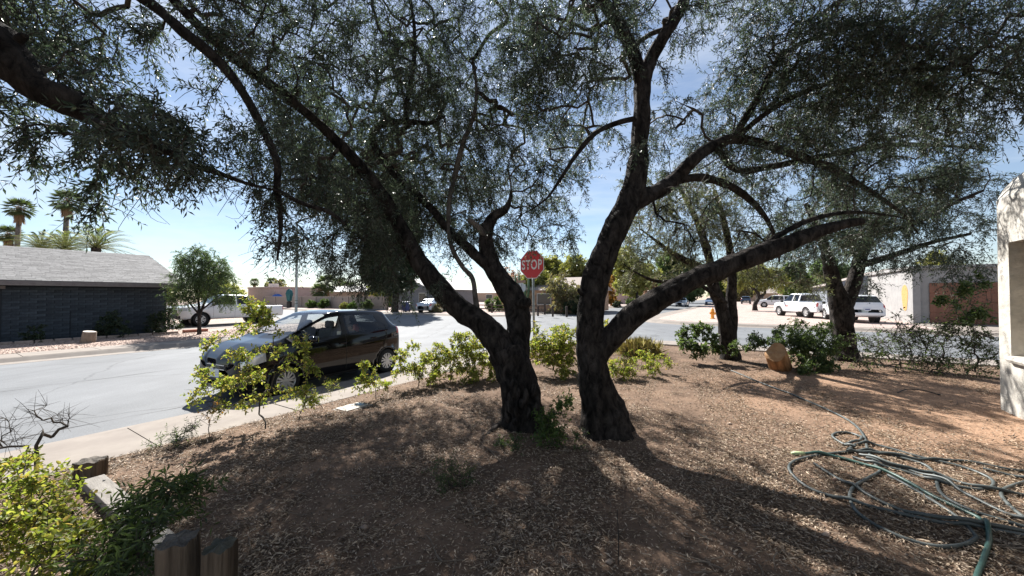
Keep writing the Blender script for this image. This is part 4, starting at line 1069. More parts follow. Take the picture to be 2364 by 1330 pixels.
loops = [
    [(1688, 853), (1702, 858), (1750, 880), (1830, 910), (1900, 940), (1960, 975), (1993, 1010), (2004, 1045), (2020, 1075), (2032, 1090), (2005, 1108), (1970, 1132), (1963, 1158), (1985, 1190), (2050, 1228), (2140, 1258), (2215, 1263), (2252, 1250), (2246, 1236), (2215, 1205), (2150, 1160), (2090, 1122), (2050, 1100)],
    [(2420, 1252), (2364, 1243), (2280, 1228), (2160, 1210), (2060, 1187), (1960, 1160), (1870, 1130), (1824, 1092), (1832, 1070), (1880, 1056), (1950, 1046), (2010, 1045), (2075, 1060), (2140, 1080), (2160, 1108), (2170, 1140), (2200, 1165), (2260, 1192), (2364, 1222), (2420, 1236)],
    [(1880, 1075), (1925, 1105), (1980, 1135), (2040, 1168), (2120, 1197), (2220, 1217), (2364, 1236), (2430, 1244)],
    [(1958, 1045), (1975, 1030), (2010, 1030), (2060, 1042), (2130, 1062), (2220, 1083), (2285, 1108), (2290, 1126), (2250, 1133), (2170, 1118), (2090, 1092), (2020, 1075), (1970, 1058)],
    [(1975, 1038), (1950, 1030), (1922, 1012), (1935, 1004), (1965, 1006), (1990, 1018), (1975, 1026), (1945, 1030)],
    [(2430, 1105), (2364, 1118), (2318, 1132), (2314, 1150), (2340, 1180), (2380, 1210), (2430, 1230)],
    [(2000, 1062), (2100, 1090), (2180, 1118), (2240, 1150), (2320, 1190), (2420, 1225)],
    [(2270, 1088), (2364, 1110), (2430, 1120)],
    [(1985, 1052), (2060, 1080), (2160, 1100), (2260, 1130), (2364, 1145), (2430, 1152)],
    [(1955, 1048), (2030, 1052), (2120, 1066), (2230, 1072), (2330, 1090), (2430, 1102)],
]
for lp in loops:
    P = hose_path(lp)
    V, F = tube_np(P, np.full(len(P), HR), 10)
    mesh_np('coil', V, F, M['hose_grey'], hp, smooth=True, org=hp.location)
hg = thing('garden_hose', 'dark green hose with pale nozzle end crossing the grey loops', 'hose', gp(2230, 1190))
P = hose_path([(1845, 1051), (1900, 1054), (1960, 1066), (2060, 1100), (2150, 1150), (2225, 1187), (2270, 1213), (2284, 1250), (2272, 1290), (2255, 1330), (2240, 1390)], .004)
V, F = tube_np(P, np.full(len(P), HR * 1.08), 10)
mesh_np('tube', V, F, M['hose_green'], hg, smooth=True, org=hg.location)
d = unit(P[0] - P[2])
MB().tube([P[0] - d * .05, P[0] - d * .01, P[0], P[0] + d * .05, P[0] + d * .055, P[0] + d * .075], [.019, .019, .021, .021, .016, .014], 12).build('nozzle', M['nozzle'], hg, smooth=True, org=hg.location)

# short black irrigation pipe
P = np.array([gp(2072, 908) + [0, 0, .012], gp(2095, 906) + [0, 0, .05], gp(2130, 908) + [0, 0, .04], gp(2168, 914) + [0, 0, .012]])
ip = thing('irrigation_pipe', 'short bent black irrigation pipe on bare soil near white house', 'pipe', gp(2120, 909))
V, F = tube_np(catmull(P, 6), np.full(19, .008), 8)
mesh_np('tube', V, F, M['black_plastic'], ip, smooth=True, org=ip.location)
MB().lathe([(.0, -.012), (.014, -.012), (.014, .012), (0, .012)], P[-1], 'x', 10).build('fitting', M['black_plastic'], ip, org=ip.location)

# thin dark stake
st = gp(1427, 1300)
o = MB().tube([(0, 0, -.05), (.004, 0, .15), (-.003, .003, .34)], [.0035, .003, .002], 6).build('stake', M['black_plastic'])
o.location = st; props(o, 'thin dark stake standing in the litter near the bottom edge', 'stake')

# cut log lying beside the shrub
M['cut_wood'] = pmat('cut_wood', (.30, .17, .085), (.42, .27, .15), scale=9, rough=.85, spec=.15, bump=.4, c3=(.36, .21, .11))
M['log_bark'] = pmat('log_bark', (.13, .065, .03), (.36, .20, .10), scale=7, rough=.9, spec=.1, stretch=(2.2, 2.2, .35), bump=.8, bscale=12)
b = gp(1797, 856)
lg = thing('cut_log', 'orange-brown sawn log leaning with its cut face up, beside dark shrub', 'log', b)
nside = 30
def log_r(a, h): return .225 * (1 + .07 * math.sin(2 * a + .5) + .05 * math.sin(3 * a + 1) + .045 * mnoise.noise(Vector((3 * math.cos(a), 3 * math.sin(a), h * 3))) - .10 * max(0, math.sin(7 * a + 2 * h) - .75))
V = []
hs = [-.26, -.24, -.12, 0, .12, .22, .235]
for q, h in enumerate(hs):
    k_ = .94 if q in (0, 6) else 1.0
    for j_ in range(nside):
        a = 2 * math.pi * j_ / nside; r_ = log_r(a, h) * k_ * (1.06 - .12 * (h + .26))
        V.append((r_ * math.cos(a), r_ * math.sin(a), h + (.05 * math.cos(a) + .02 * math.sin(3 * a) if h > .1 else 0)))
F = [(i * nside + j_, i * nside + (j_ + 1) % nside, (i + 1) * nside + (j_ + 1) % nside, (i + 1) * nside + j_) for i in range(6) for j_ in range(nside)]
top = V[6 * nside:]
rot_e = (R(18), R(-38), R(10))
for nm, vv, ff, mt_ in (('bark', V, F, 'log_bark'), ('cut_face', top + [(0, 0, .238)], [(j_, (j_ + 1) % nside, nside) for j_ in range(nside)], 'cut_wood'), ('lower_face', V[:nside] + [(0, 0, -.26)], [((j_ + 1) % nside, j_, nside) for j_ in range(nside)], 'cut_wood')):
    o = MB().add(vv, ff).build(nm, M[mt_], lg, smooth=(nm == 'bark')); o.location = (0, 0, .24); o.rotation_euler = rot_e

# grey weathered timber posts and board, lower left
M['old_wood'] = pmat('old_wood', (.045, .034, .025), (.17, .13, .095), scale=5, rough=.9, spec=.1, stretch=(5, 5, .35), bump=.8, bscale=9)
M['old_wood_top'] = pmat('old_wood_top', (.06, .055, .05), (.17, .15, .13), scale=16, rough=.9, spec=.1, bump=.6)
M['moss'] = pmat('moss', (.03, .032, .025), (.09, .085, .065), scale=20, rough=.95, bump=.6)
M['white_board'] = pmat('white_board', (.17, .155, .14), (.27, .25, .225), scale=4, rough=.85, spec=.2, stretch=(1, 5, 1), bump=.3)
def timber(label, c, size, h, rz, tilt=0.0, seed=0, mossy=False):
    t = thing('timber_post', label, 'post', c, rz, group='weathered timber posts in the yard corner')
    nx = 14
    ring = []
    for i in range(4 * nx):
        e, u = divmod(i, nx)
        u = u / nx - .5
        x, y = [(u, -.5), (.5, u), (-u, .5), (-.5, -u)][e]
        crack = .035 * max(0, math.sin(i * 2.1 + seed) * math.sin(i * .83 + seed * 2) - .35)
        k = 1 - crack * 2.2 - .008 * math.sin(i * 1.3 + seed)
        ln = max(abs(x), abs(y)) * 2
        rc = 1 - .10 * max(0, math.hypot(x, y) - .6) / .1
        ring.append((x * size[0] * k * rc, y * size[1] * k * rc))
    V = []
    hs = [-.15, 0, h * .35, h * .7, h - .012, h]
    for q, z in enumerate(hs):
        s_ = .96 if q == len(hs) - 1 else 1 + .015 * math.sin(q * 2 + seed)
        for i, (x, y) in enumerate(ring):
            top = .006 * math.sin(i * .7 + seed) * (q >= 4)
            V.append((x * s_ + tilt * z, y * s_, z + top))
    n_ = len(ring)
    F = [(a * n_ + j, a * n_ + (j + 1) % n_, (a + 1) * n_ + (j + 1) % n_, (a + 1) * n_ + j) for a in range(len(hs) - 1) for j in range(n_)]
    MB().add(V, F).build('shaft', M['old_wood'], t, smooth=False)
    tv = V[-n_:] + [(tilt * h, 0, h + .01)]
    MB().add(tv, [(j, (j + 1) % n_, n_) for j in range(n_)]).build('end_grain', M['moss'] if mossy else M['old_wood_top'], t)
    return t
p = G(208, 1105, .17)
timber('short square timber post at the far end of the pale board', (p[0], p[1], .12), (.19, .17), .22, R(12), seed=1)
p = W(422, 1290, 1.72)
timber('grey cracked timber post at the bottom edge, left of a mossy one', (p[0], p[1], .14), (.13, .13), W(420, 1243, 1.72)[2] - .14, R(16), tilt=-.03, seed=2)
p = W(508, 1300, 1.68)
timber('mossy-topped cracked timber post at the bottom edge', (p[0], p[1], .14), (.105, .115), W(500, 1266, 1.66)[2] - .14, R(8), seed=3.3, mossy=True)
p0, p1 = G(215, 1100, .26), G(395, 1262, .26)
bd = thing('pale_board', 'pale weathered board lying slanted between the timber posts', 'board', ((p0[0] + p1[0]) / 2, (p0[1] + p1[1]) / 2, .26), math.atan2(p1[1] - p0[1], p1[0] - p0[0]))
Lb = math.hypot(p1[0] - p0[0], p1[1] - p0[1])
MB().box((0, 0, -.04), (Lb, .14, .07)).build('plank', M['white_board'], bd, bevel=.006)
for x in (-Lb * .4, Lb * .4):
    MB().lathe([(0, .004), (.008, .004), (.009, 0), (.009, -.02)], (x, .03, -.003), 'z', 10).build('bolt', M['black_plastic'], bd)

# water meter lid in the pavement edge
c = G(815, 942, .14)
mtr = thing('meter_box', 'pale concrete water meter box set in the soil beside the pavement', 'meter box', c, AZ * -1)
MB().box((0, 0, -.03), (.34, .50, .09)).build('frame', M['concrete'], mtr, bevel=.01)
M['lid'] = pmat('lid', (.42, .38, .33), (.52, .48, .42), scale=9, rough=.8)
MB().box((0, -.02, .022), (.27, .38, .014)).build('lid', M['lid'], mtr, bevel=.004)
M['blue_plastic'] = pmat('blue_plastic', (.35, .5, .62), rough=.4)
MB().box((0, .12, .033), (.12, .07, .008)).build('reader_cap', M['blue_plastic'], mtr, bevel=.003)
# a reddish stone half buried
for (px, py, r_, lab, mt_) in [(2018, 1124 + 0, .02, 'small pink fallen flower beside the hose loops', 'pink_leaf')]:
    c = gp(px - 90, py - 8)
    o = MB().ellipsoid((0, 0, .012), (r_, r_ * .8, r_ * .7), 10, 6).build('fallen_flower', M[mt_], smooth=True)
    o.location = c; props(o, lab, 'flower')

# ------------------------------------------------------------------ vehicles
def carpaint(name, c, rough=.25, coat=1.0, metallic=0.0, spec=.5):
    return pmat(name, c, rough=rough, coat=coat, metallic=metallic, spec=spec)
M['paint_black'] = carpaint('paint_black', (.0035, .0035, .005), .06, .5, spec=.2)
M['paint_white'] = carpaint('paint_white', (.74, .75, .76), .35)
M['paint_silver'] = carpaint('paint_silver', (.42, .46, .52), .3, metallic=.35)
M['paint_navy'] = carpaint('paint_navy', (.03, .05, .09))
M['trim'] = pmat('trim', (.02, .02, .021), rough=.55)
M['grey_trim'] = pmat('grey_trim', (.10, .10, .105), rough=.5)
M['tyre'] = pmat('tyre', (.018, .018, .018), (.03, .03, .03), scale=30, rough=.8, spec=.25)
M['alloy'] = pmat('alloy', (.58, .58, .58), rough=.35, metallic=.4)
M['chrome'] = pmat('chrome', (.75, .75, .76), rough=.15, metallic=1)
M['glass'] = glass_mat('glass', (.80, .84, .84))
M['glass_dark'] = glass_mat('glass_dark', (.16, .18, .19))
M['lamp_clear'] = pmat('lamp_clear', (.62, .64, .66), rough=.12, metallic=.3, coat=1)
M['lamp_red'] = pmat('lamp_red', (.45, .015, .02), rough=.18, coat=1)
M['lamp_amber'] = pmat('lamp_amber', (.7, .25, .03), rough=.2, coat=1)
M['seat'] = pmat('seat', (.05, .05, .055), (.08, .08, .085), scale=20, rough=.9)
M['plate'] = pmat('plate', (.62, .66, .72), rough=.5)
M['plate_ink'] = pmat('plate_ink', (.05, .07, .2), rough=.5)
M['paper'] = pmat('paper', (.75, .75, .72), rough=.8)
M['red_ink'] = pmat('red_ink', (.5, .05, .04), rough=.5)

def hermite(Y0, Y1, Y2, Y3, t, ten=.55):
    m1 = (Y2 - Y0) * .5 * ten; m2 = (Y3 - Y1) * .5 * ten
    return (2 * t ** 3 - 3 * t ** 2 + 1) * Y1 + (t ** 3 - 2 * t ** 2 + t) * m1 + (-2 * t ** 3 + 3 * t ** 2) * Y2 + (t ** 3 - t ** 2) * m2

def spline_grid(Lat, ku, kv):
    def along(A, k):
        Q = np.concatenate([A[:1], A, A[-1:]], 0)
        out = []
        for i in range(1, len(Q) - 2):
            for t in np.linspace(0, 1, k, endpoint=False):
                out.append(hermite(Q[i - 1], Q[i], Q[i + 1], Q[i + 2], t))
        out.append(A[-1])
        return np.array(out)
    g1 = along(Lat, ku)
    return np.swapaxes(along(np.swapaxes(g1, 0, 1), kv), 0, 1)

def make_car(name, label, cat, loc, heading, st, paint, wheels, wr, zones, group=None, glass='glass', track=.72, detail=True,
             ku=6, kv=5, arch=1.16, rim='alloy', spokes=7, seams=(), trim_sill=False, dark_below=None, tw=.19):
    """heading: world angle of the nose. st: stations front to rear (xl, xt, hw, zs, zb, zt, wt). zones: part name -> (material, [(u0,u1,v0,v1)])"""
    root = thing(name, label, cat, loc, heading, group)
    Lat = []
    for (xl, xt, hw, zs, zb, zt, wt) in st:
        H = zb - zs; K = zt - zb
        Lat.append([(xl, 0, zs), (xl, hw * .86, zs), (xl, hw * .97, zs + .07 * min(1, H / .5)), (xl, hw * .998, zs + .38 * H), (xl, hw, zs + .74 * H), (xl, hw * .955, zb),
                    (xt, wt, zb + .86 * K), (xt - .01, wt * .82, zb + .965 * K), (xt - .02 if zt > 1.2 else xt + .03, 0, zt)])
    Lat = np.array(Lat, float)
    GR = spline_grid(Lat, ku, kv)
    nu, nv = GR.shape[:2]
    U = np.arange(nu) / ku; Vv = np.arange(nv) / kv
    ra = wr * arch
    for (wx, wz) in wheels:                       # smooth the wheel openings
        for i in range(nu):
            for j in range(nv):
                if 1.0 <= Vv[j] <= 4.6:
                    dx, dz = GR[i, j, 0] - wx, GR[i, j, 2] - wz
                    d = math.hypot(dx, dz)
                    if ra * .82 < d < ra * 1.16 and d > 1e-3:
                        GR[i, j, 0] = wx + dx * ra / d; GR[i, j, 2] = wz + dz * ra / d
    groups = {'body': []}
    for zn in zones: groups[zn] = []
    for i in range(nu - 1):
        for j in range(nv - 1):
            u, v = (U[i] + U[i + 1]) / 2, (Vv[j] + Vv[j + 1]) / 2
            c_ = (GR[i, j] + GR[i + 1, j + 1] + GR[i + 1, j] + GR[i, j + 1]) / 4
            if v > .9 and v < 4.8 and any(math.hypot(c_[0] - wx, c_[2] - wz) < ra * .985 for wx, wz in wheels):
                continue
            key = 'body'
            for zn, (mt, rects) in zones.items():
                if any(a <= u <= b_ and c0 <= v <= d0 for a, b_, c0, d0 in rects): key = zn
            groups[key].append((i, j))
    def emit(cells, sides=(1, -1)):
        mb = MB(); mp_ = {}
        for sg in sides:
            for (i, j) in cells:
                f = []
                for (a, b_) in ((i, j), (i + 1, j), (i + 1, j + 1), (i, j + 1)):
                    kk = (a, b_, sg if GR[a, b_, 1] > 1e-6 else 0)
                    if kk not in mp_:
                        mp_[kk] = len(mb.v); q = GR[a, b_]; mb.v.append((q[0], q[1] * sg, q[2]))
                    f.append(mp_[kk])
                if len(set(f)) >= 3:
                    ff = []
                    for x in f:
                        if x not in ff: ff.append(x)
                    mb.f.append(tuple(ff) if sg > 0 else tuple(ff[::-1]))
        return mb
    body = emit(groups['body']).build('body', paint, root, smooth=True)
    for zn, (mt, rects) in zones.items():
        if not groups[zn]: continue
        central = all(d0 >= 7.9 or c0 <= .1 for _, _, c0, d0 in rects)
        if central:
            emit(groups[zn]).build(zn, M[mt], root, smooth=True)
        else:
            for rct in rects:
                cells = [(i, j) for (i, j) in groups[zn] if rct[0] <= (U[i] + U[i + 1]) / 2 <= rct[1] and rct[2] <= (Vv[j] + Vv[j + 1]) / 2 <= rct[3]]
                if cells:
                    for sg in (1, -1): emit(cells, (sg,)).build(zn, M[mt], root, smooth=True)
    def surf(u, v, sg=1):
        i = min(nu - 1, int(round(u * ku))); j = min(nv - 1, int(round(v * kv)))
        q = GR[i, j]; return np.array([q[0], q[1] * sg, q[2]])
    root_data = dict(root=root, surf=surf, GR=GR, body=body)
    # wheel wells, tyres, rims, arch lips
    for (wx, wz) in wheels:
        for sg in (1, -1):
            hw = max(s[2] for s in st)
            MB().lathe([(ra * 1.02, 0), (ra * 1.02, -.26), (0, -.26)] if sg > 0 else [(ra * 1.02, 0), (ra * 1.02, .26), (0, .26)], (wx, sg * (hw - .05), wz), 'y', 20).build('wheel_well', M['trim'], root)
            lip = [(wx + (ra * .995) * math.cos(a), sg * (hw * .985), wz + (ra * .995) * math.sin(a)) for a in np.linspace(-.12, math.pi + .12, 20)]
            MB().tube(lip, .022, 6).build('wheel_arch', paint if dark_below is None else M[dark_below], root, smooth=True)
            y0 = sg * track
            wroot = bpy.data.objects.new('wheel', None); COL.objects.link(wroot); wroot.parent = root; wroot.location = (wx, y0, wz)
            h = tw / 2
            MB().lathe([(wr * .64, -h), (wr * .9, -h * 1.02), (wr * .985, -h * .75), (wr, 0), (wr * .985, h * .75), (wr * .9, h * 1.02), (wr * .64, h)], (0, 0, 0), 'y', 28).build('tyre', M['tyre'], wroot, smooth=True)
            rm = MB()
            o_ = sg * h
            rm.lathe([(wr * .655, o_ * .95), (wr * .62, o_ * 1.0), (wr * .58, o_ * .85), (wr * .58, -o_ * .5)], (0, 0, 0), 'y', 28)
            rm.lathe([(0, o_ * 1.02), (wr * .13, o_ * 1.0), (wr * .17, o_ * .85)], (0, 0, 0), 'y', 16)
            for q in range(spokes):
                a = 2 * math.pi * q / spokes + .3
                for da in ((-.13, .13) if spokes <= 8 else (0,)):
                    ca, sa = math.cos(a + da), math.sin(a + da); c1, s1 = math.cos(a + da * 1.5), math.sin(a + da * 1.5)
                    pa, pb = (wr * .10 * ca, wr * .10 * sa), (wr * .61 * c1, wr * .61 * s1)
                    nx_, nz_ = -s1, c1
                    wa, wb = wr * .045, wr * .06
                    V = []
                    for yy in (o_ * .72, o_ * .98):
                        V += [(pa[0] - nx_ * wa, yy, pa[1] - nz_ * wa), (pb[0] - nx_ * wb, yy, pb[1] - nz_ * wb), (pb[0] + nx_ * wb, yy, pb[1] + nz_ * wb), (pa[0] + nx_ * wa, yy, pa[1] + nz_ * wa)]
                    rm.hexa(V)
            rm.build('rim', M[rim], wroot)
            MB().lathe([(0, o_ * .45), (wr * .6, o_ * .45)], (0, 0, 0), 'y', 20).build('brake_disc', M['trim'], wroot)
    for (u, v0, v1) in seams:
        for sg in (1, -1):
            i = int(round(u * ku)); js = range(int(round(v0 * kv)), int(round(v1 * kv)) + 1)
            MB().tube([GR[i, j] * np.array([1, sg, 1]) + np.array([0, sg * .001, 0]) for j in js], .004, 5).build('door_seam', M['trim'], root)
    return root_data

def P_(root, name, mb, mat, bevel=0, smooth=False): return mb.build(name, M[mat], root, smooth=smooth, bevel=bevel)

# ---- black hatchback by the near kerb
ST = [(1.885, 1.885, .40, .30, .52, .56, .30), (1.86, 1.84, .60, .22, .68, .74, .48), (1.74, 1.70, .755, .18, .79, .87, .60), (1.50, 1.47, .815, .18, .88, .97, .64), (1.20, 1.18, .828, .18, .925, 1.03, .655), (.98, 1.05, .832, .18, .945, 1.08, .66),
      (.34, .20, .832, .18, .955, 1.475, .565), (-.10, -.12, .832, .18, .97, 1.525, .58), (-.20, -.20, .832, .18, .975, 1.53, .58), (-1.00, -.95, .832, .18, 1.01, 1.51, .565), (-1.42, -1.42, .825, .19, 1.05, 1.46, .55), (-1.70, -1.64, .79, .24, 1.06, 1.14, .61), (-1.80, -1.72, .72, .28, .94, 1.0, .56), (-1.865, -1.82, .55, .34, .76, .82, .42)]
wb0, wb1 = G(659, 917, 0), G(890, 861, 0)
head = math.atan2(wb0[1] - wb1[1], wb0[0] - wb1[0])              # nose towards the lower left
dv = unit(wb0[:2] - wb1[:2]); pv = np.array([dv[1], -dv[0]])      # pv points away from the kerb
cm = (wb0[:2] + wb1[:2]) / 2 + pv * .78 + dv * .08
car_c = np.array([cm[0], cm[1], .012])
zones = {
    'windscreen': ('glass', [(5.12, 5.95, 6.1, 8.0)]),
    'rear_window': ('glass_dark', [(10.15, 10.9, 6.15, 8.0)]),
    'front_side_window': ('glass', [(5.32, 6.92, 5.15, 5.9)]),
    'rear_side_window': ('glass', [(8.1, 9.25, 5.15, 5.9)]),
    'window_pillar': ('trim', [(6.95, 8.05, 5.15, 5.9), (4.85, 5.3, 5.15, 5.9)]),
    'headlight': ('lamp_clear', [(1.4, 3.0, 4.0, 5.0)]),
    'tail_light': ('lamp_red', [(10.75, 11.9, 4.3, 5.2)]),
    'side_sill': ('trim', [(2.0, 12, .85, 2.0)]),
    'grille': ('trim', [(0, 1.15, 2.2, 4.2)]),
}
car = make_car('parked_hatchback', 'small black hatchback parked at the near kerb facing left', 'car', (car_c[0], car_c[1], .012), head, ST, M['paint_black'], [(1.145, .285), (-1.305, .285)], .285, zones,
               seams=[(5.05, 2.3, 5.1), (7.5, 2.2, 5.1), (9.65, 3.6, 5.3)], track=.725, ku=8, kv=6, rim='alloy', spokes=7)
cr = car['root']; sf = car['surf']
for sg in (1, -1):
    P_(cr, 'door_handle', MB().box((-.05, sg * .832, .84), (.16, .035, .03)), 'paint_black', bevel=.008)
    P_(cr, 'door_handle', MB().box((-.88, sg * .832, .88), (.16, .035, .03)), 'paint_black', bevel=.008)
    mr_ = MB().ellipsoid((.72, sg * .93, 1.0), (.075, .11, .07), 14, 8)
    mr = P_(cr, 'wing_mirror', mr_, 'paint_black', smooth=True)
    P_(cr, 'mirror_arm', MB().box((.70, sg * .83, .965), (.07, .10, .03)), 'trim', bevel=.006)
    MB().box((.655, sg * .935, 1.0), (.006, .17, .10)).build('mirror_glass', M['chrome'], mr)
P_(cr, 'grille', MB().box((1.872, 0, .60), (.03, .62, .05)).box((1.885, 0, .42), (.03, .8, .1)), 'trim', bevel=.01)
P_(cr, 'grille_bar', MB().box((1.885, 0, .64), (.02, .56, .012)).box((1.893, 0, .57), (.02, .6, .012)), 'chrome')
P_(cr, 'number_plate', MB().box((1.905, 0, .50), (.01, .30, .15)), 'plate', bevel=.004)
P_(cr, 'spoiler', MB().hexa([(-1.36, -.50, 1.47), (-1.36, .50, 1.47), (-1.57, .46, 1.475), (-1.57, -.46, 1.475), (-1.36, -.50, 1.505), (-1.36, .50, 1.505), (-1.58, .46, 1.498), (-1.58, -.46, 1.498)]), 'paint_black', bevel=.008)
P_(cr, 'aerial', MB().tube([(-1.1, 0, 1.50), (-1.16, 0, 1.54), (-1.32, 0, 1.68)], [.012, .006, .003], 8), 'trim')
P_(cr, 'wiper', MB().tube([(1.06, .1, 1.085), (.86, .5, 1.15)], .008, 6).tube([(1.06, -.35, 1.085), (.88, .05, 1.17)], .008, 6), 'trim')
for sx, sy in ((.05, .36), (.05, -.36)):
    s_ = MB().box((sx + .22, sy, .55), (.5, .46, .14)).box((sx - .06, sy, .85), (.14, .46, .6), Matrix.Rotation(R(-12), 3, 'Y')).box((sx - .13, sy, 1.22), (.09, .24, .16))
    P_(cr, 'seat', s_, 'seat', bevel=.04)
P_(cr, 'rear_seat', MB().box((-.85, 0, .50), (.5, 1.2, .14)).box((-1.08, 0, .72), (.14, 1.2, .48)), 'seat', bevel=.04)
P_(cr, 'dashboard', MB().box((.82, 0, .88), (.34, 1.36, .22)), 'seat', bevel=.04)
wh = []
for a in np.linspace(0, 2 * math.pi, 20):
    wh.append((.52 + .06 * math.sin(a), .36 + .18 * math.cos(a), .98 + .17 * math.sin(a)))
P_(cr, 'steering_wheel', MB().tube(wh, .014, 6, cap=False), 'trim')
P_(cr, 'window_sticker', MB().box((-.02, .735, 1.045), (.09, .004, .09)), 'paper')

# ---- generic outlines of the other vehicles
def st_pickup(L=5.4, H=1.82, hw=.93, zb=1.12, bed=1.06):
    f = L / 2
    return [(f, f, .62, .45, .88, .94, .5), (f - .05, f - .06, .82, .42, 1.0, 1.07, .68), (f - .35, f - .36, hw, .40, 1.06, 1.14, .76), (f - 1.1, f - 1.1, hw, .38, zb, 1.22, .78), (f - 1.38, f - 1.30, hw, .38, zb, 1.26, .78),
            (f - 1.95, f - 2.1, hw, .38, zb, H - .03, .68), (f - 2.55, f - 2.6, hw, .38, zb, H, .68), (f - 2.67, f - 2.7, hw, .38, zb, H, .68), (f - 3.35, f - 3.3, hw, .38, zb, H - .03, .67), (f - 3.52, f - 3.45, hw, .40, zb, H - .08, .67),
            (f - 3.56, f - 3.56, hw, .42, bed, bed + .03, .84), (f - 4.4, f - 4.4, hw, .42, bed, bed + .03, .84), (f - L + .08, f - L + .08, hw, .44, bed, bed + .03, .84), (f - L, f - L, hw * .9, .50, bed - .03, bed, .8)]
zp = {'windscreen': ('glass_dark', [(4.15, 4.95, 6.1, 8.0)]), 'rear_window': ('glass_dark', [(9.1, 9.9, 6.3, 8.0)]), 'front_side_window': ('glass_dark', [(4.35, 5.95, 5.12, 5.9)]), 'rear_side_window': ('glass_dark', [(7.1, 8.3, 5.12, 5.9)]),
      'window_pillar': ('trim', [(5.97, 7.07, 5.12, 5.9)]), 'headlight': ('lamp_clear', [(.9, 2.0, 4.0, 5.0)]), 'tail_light': ('lamp_red', [(12.0, 13.1, 3.6, 5.0)]), 'bumper': ('trim', [(0, 1.2, .5, 2.8)]), 'side_sill': ('trim', [(2, 12, .85, 1.6)])}
def suv_st(L=4.75, H=1.78, hw=.93, zb=1.1):
    f = L / 2
    return [(f, f, .6, .42, .80, .86, .5), (f - .05, f - .06, .80, .38, .95, 1.0, .66), (f - .35, f - .36, hw, .36, 1.02, 1.08, .74), (f - .95, f - .95, hw, .34, zb - .02, 1.17, .77), (f - 1.25, f - 1.18, hw, .34, zb, 1.22, .78),
            (f - 1.8, f - 1.95, hw, .34, zb, H - .04, .66), (f - 2.4, f - 2.42, hw, .34, zb, H, .67), (f - 2.5, f - 2.5, hw, .34, zb, H, .67), (f - 3.35, f - 3.3, hw, .34, zb + .02, H - .02, .67), (f - 3.5, f - 3.45, hw, .34, zb + .02, H - .03, .67), (f - L + .35, f - L + .5, hw, .36, zb + .03, H - .06, .67),
            (f - L + .08, f - L + .16, hw * .98, .42, zb + .02, zb + .2, .76), (f - L + .02, f - L + .06, hw * .95, .46, zb - .1, zb - .04, .76), (f - L, f - L + .02, hw * .8, .5, zb - .3, zb - .25, .66)]
zsuv = {'windscreen': ('glass_dark', [(4.15, 4.95, 6.1, 8.0)]), 'rear_window': ('glass_dark', [(10.15, 10.95, 6.1, 8.0)]), 'front_side_window': ('glass_dark', [(4.35, 5.95, 5.12, 5.9)]), 'rear_side_window': ('glass_dark', [(7.1, 8.1, 5.12, 5.9), (8.9, 10.2, 5.12, 5.85)]),
        'window_pillar': ('trim', [(5.97, 7.07, 5.12, 5.9)]), 'headlight': ('lamp_clear', [(.9, 2.0, 4.0, 5.0)]), 'tail_light': ('lamp_red', [(10.6, 12.1, 4.5, 5.6)]), 'bumper': ('grey_trim', [(12.3, 13.2, .5, 3.0)]), 'side_sill': ('trim', [(2, 12, .85, 1.6)])}
def sedan_st(L=4.6, H=1.45, hw=.9, zb=.95):
    f = L / 2
    return [(f, f, .5, .30, .60, .65, .4), (f - .05, f - .06, .72, .24, .70, .76, .6), (f - .35, f - .36, hw * .97, .20, .80, .86, .68), (f - 1.0, f - 1.0, hw, .19, .90, .98, .7), (f - 1.3, f - 1.22, hw, .19, .93, 1.03, .71),
            (f - 2.0, f - 2.15, hw, .19, zb, H - .03, .58), (f - 2.5, f - 2.5, hw, .19, zb, H, .585), (f - 2.6, f - 2.6, hw, .19, zb, H, .585), (f - 3.35, f - 3.2, hw, .19, zb + .02, H - .06, .57), (f - 3.6, f - 3.42, hw, .2, zb + .03, H - .12, .57), (f - 4.0, f - 3.98, hw * .99, .22, zb + .02, zb + .1, .7),
            (f - L + .12, f - L + .12, hw * .94, .26, zb - .02, zb + .07, .72), (f - L + .04, f - L + .04, hw * .85, .3, zb - .12, zb - .05, .66), (f - L, f - L, hw * .7, .34, zb - .3, zb - .26, .5)]
zsed = {'windscreen': ('glass_dark', [(4.15, 4.95, 6.1, 8.0)]), 'rear_window': ('glass_dark', [(9.1, 9.9, 6.1, 8.0)]), 'front_side_window': ('glass_dark', [(4.35, 5.95, 5.12, 5.9)]), 'rear_side_window': ('glass_dark', [(7.1, 8.4, 5.12, 5.9)]),
        'headlight': ('lamp_clear', [(.9, 2.2, 4.0, 5.0)]), 'tail_light': ('lamp_red', [(10.9, 12.6, 4.0, 5.0)])}
def ang(dx, dy): return math.atan2(dy, dx)
def extras(cd, hw, mx_, zb, Lr, plate=True, handles=((.2,), )):
    r_ = cd['root']
    for sg in (1, -1):
        P_(r_, 'wing_mirror', MB().box((mx_, sg * (hw + .1), zb + .1), (.12, .2, .18)), 'trim', bevel=.03)
    if plate:
        P_(r_, 'number_plate', MB().box((-Lr - .012, 0, zb - .18), (.01, .32, .16)), 'plate', bevel=.004)

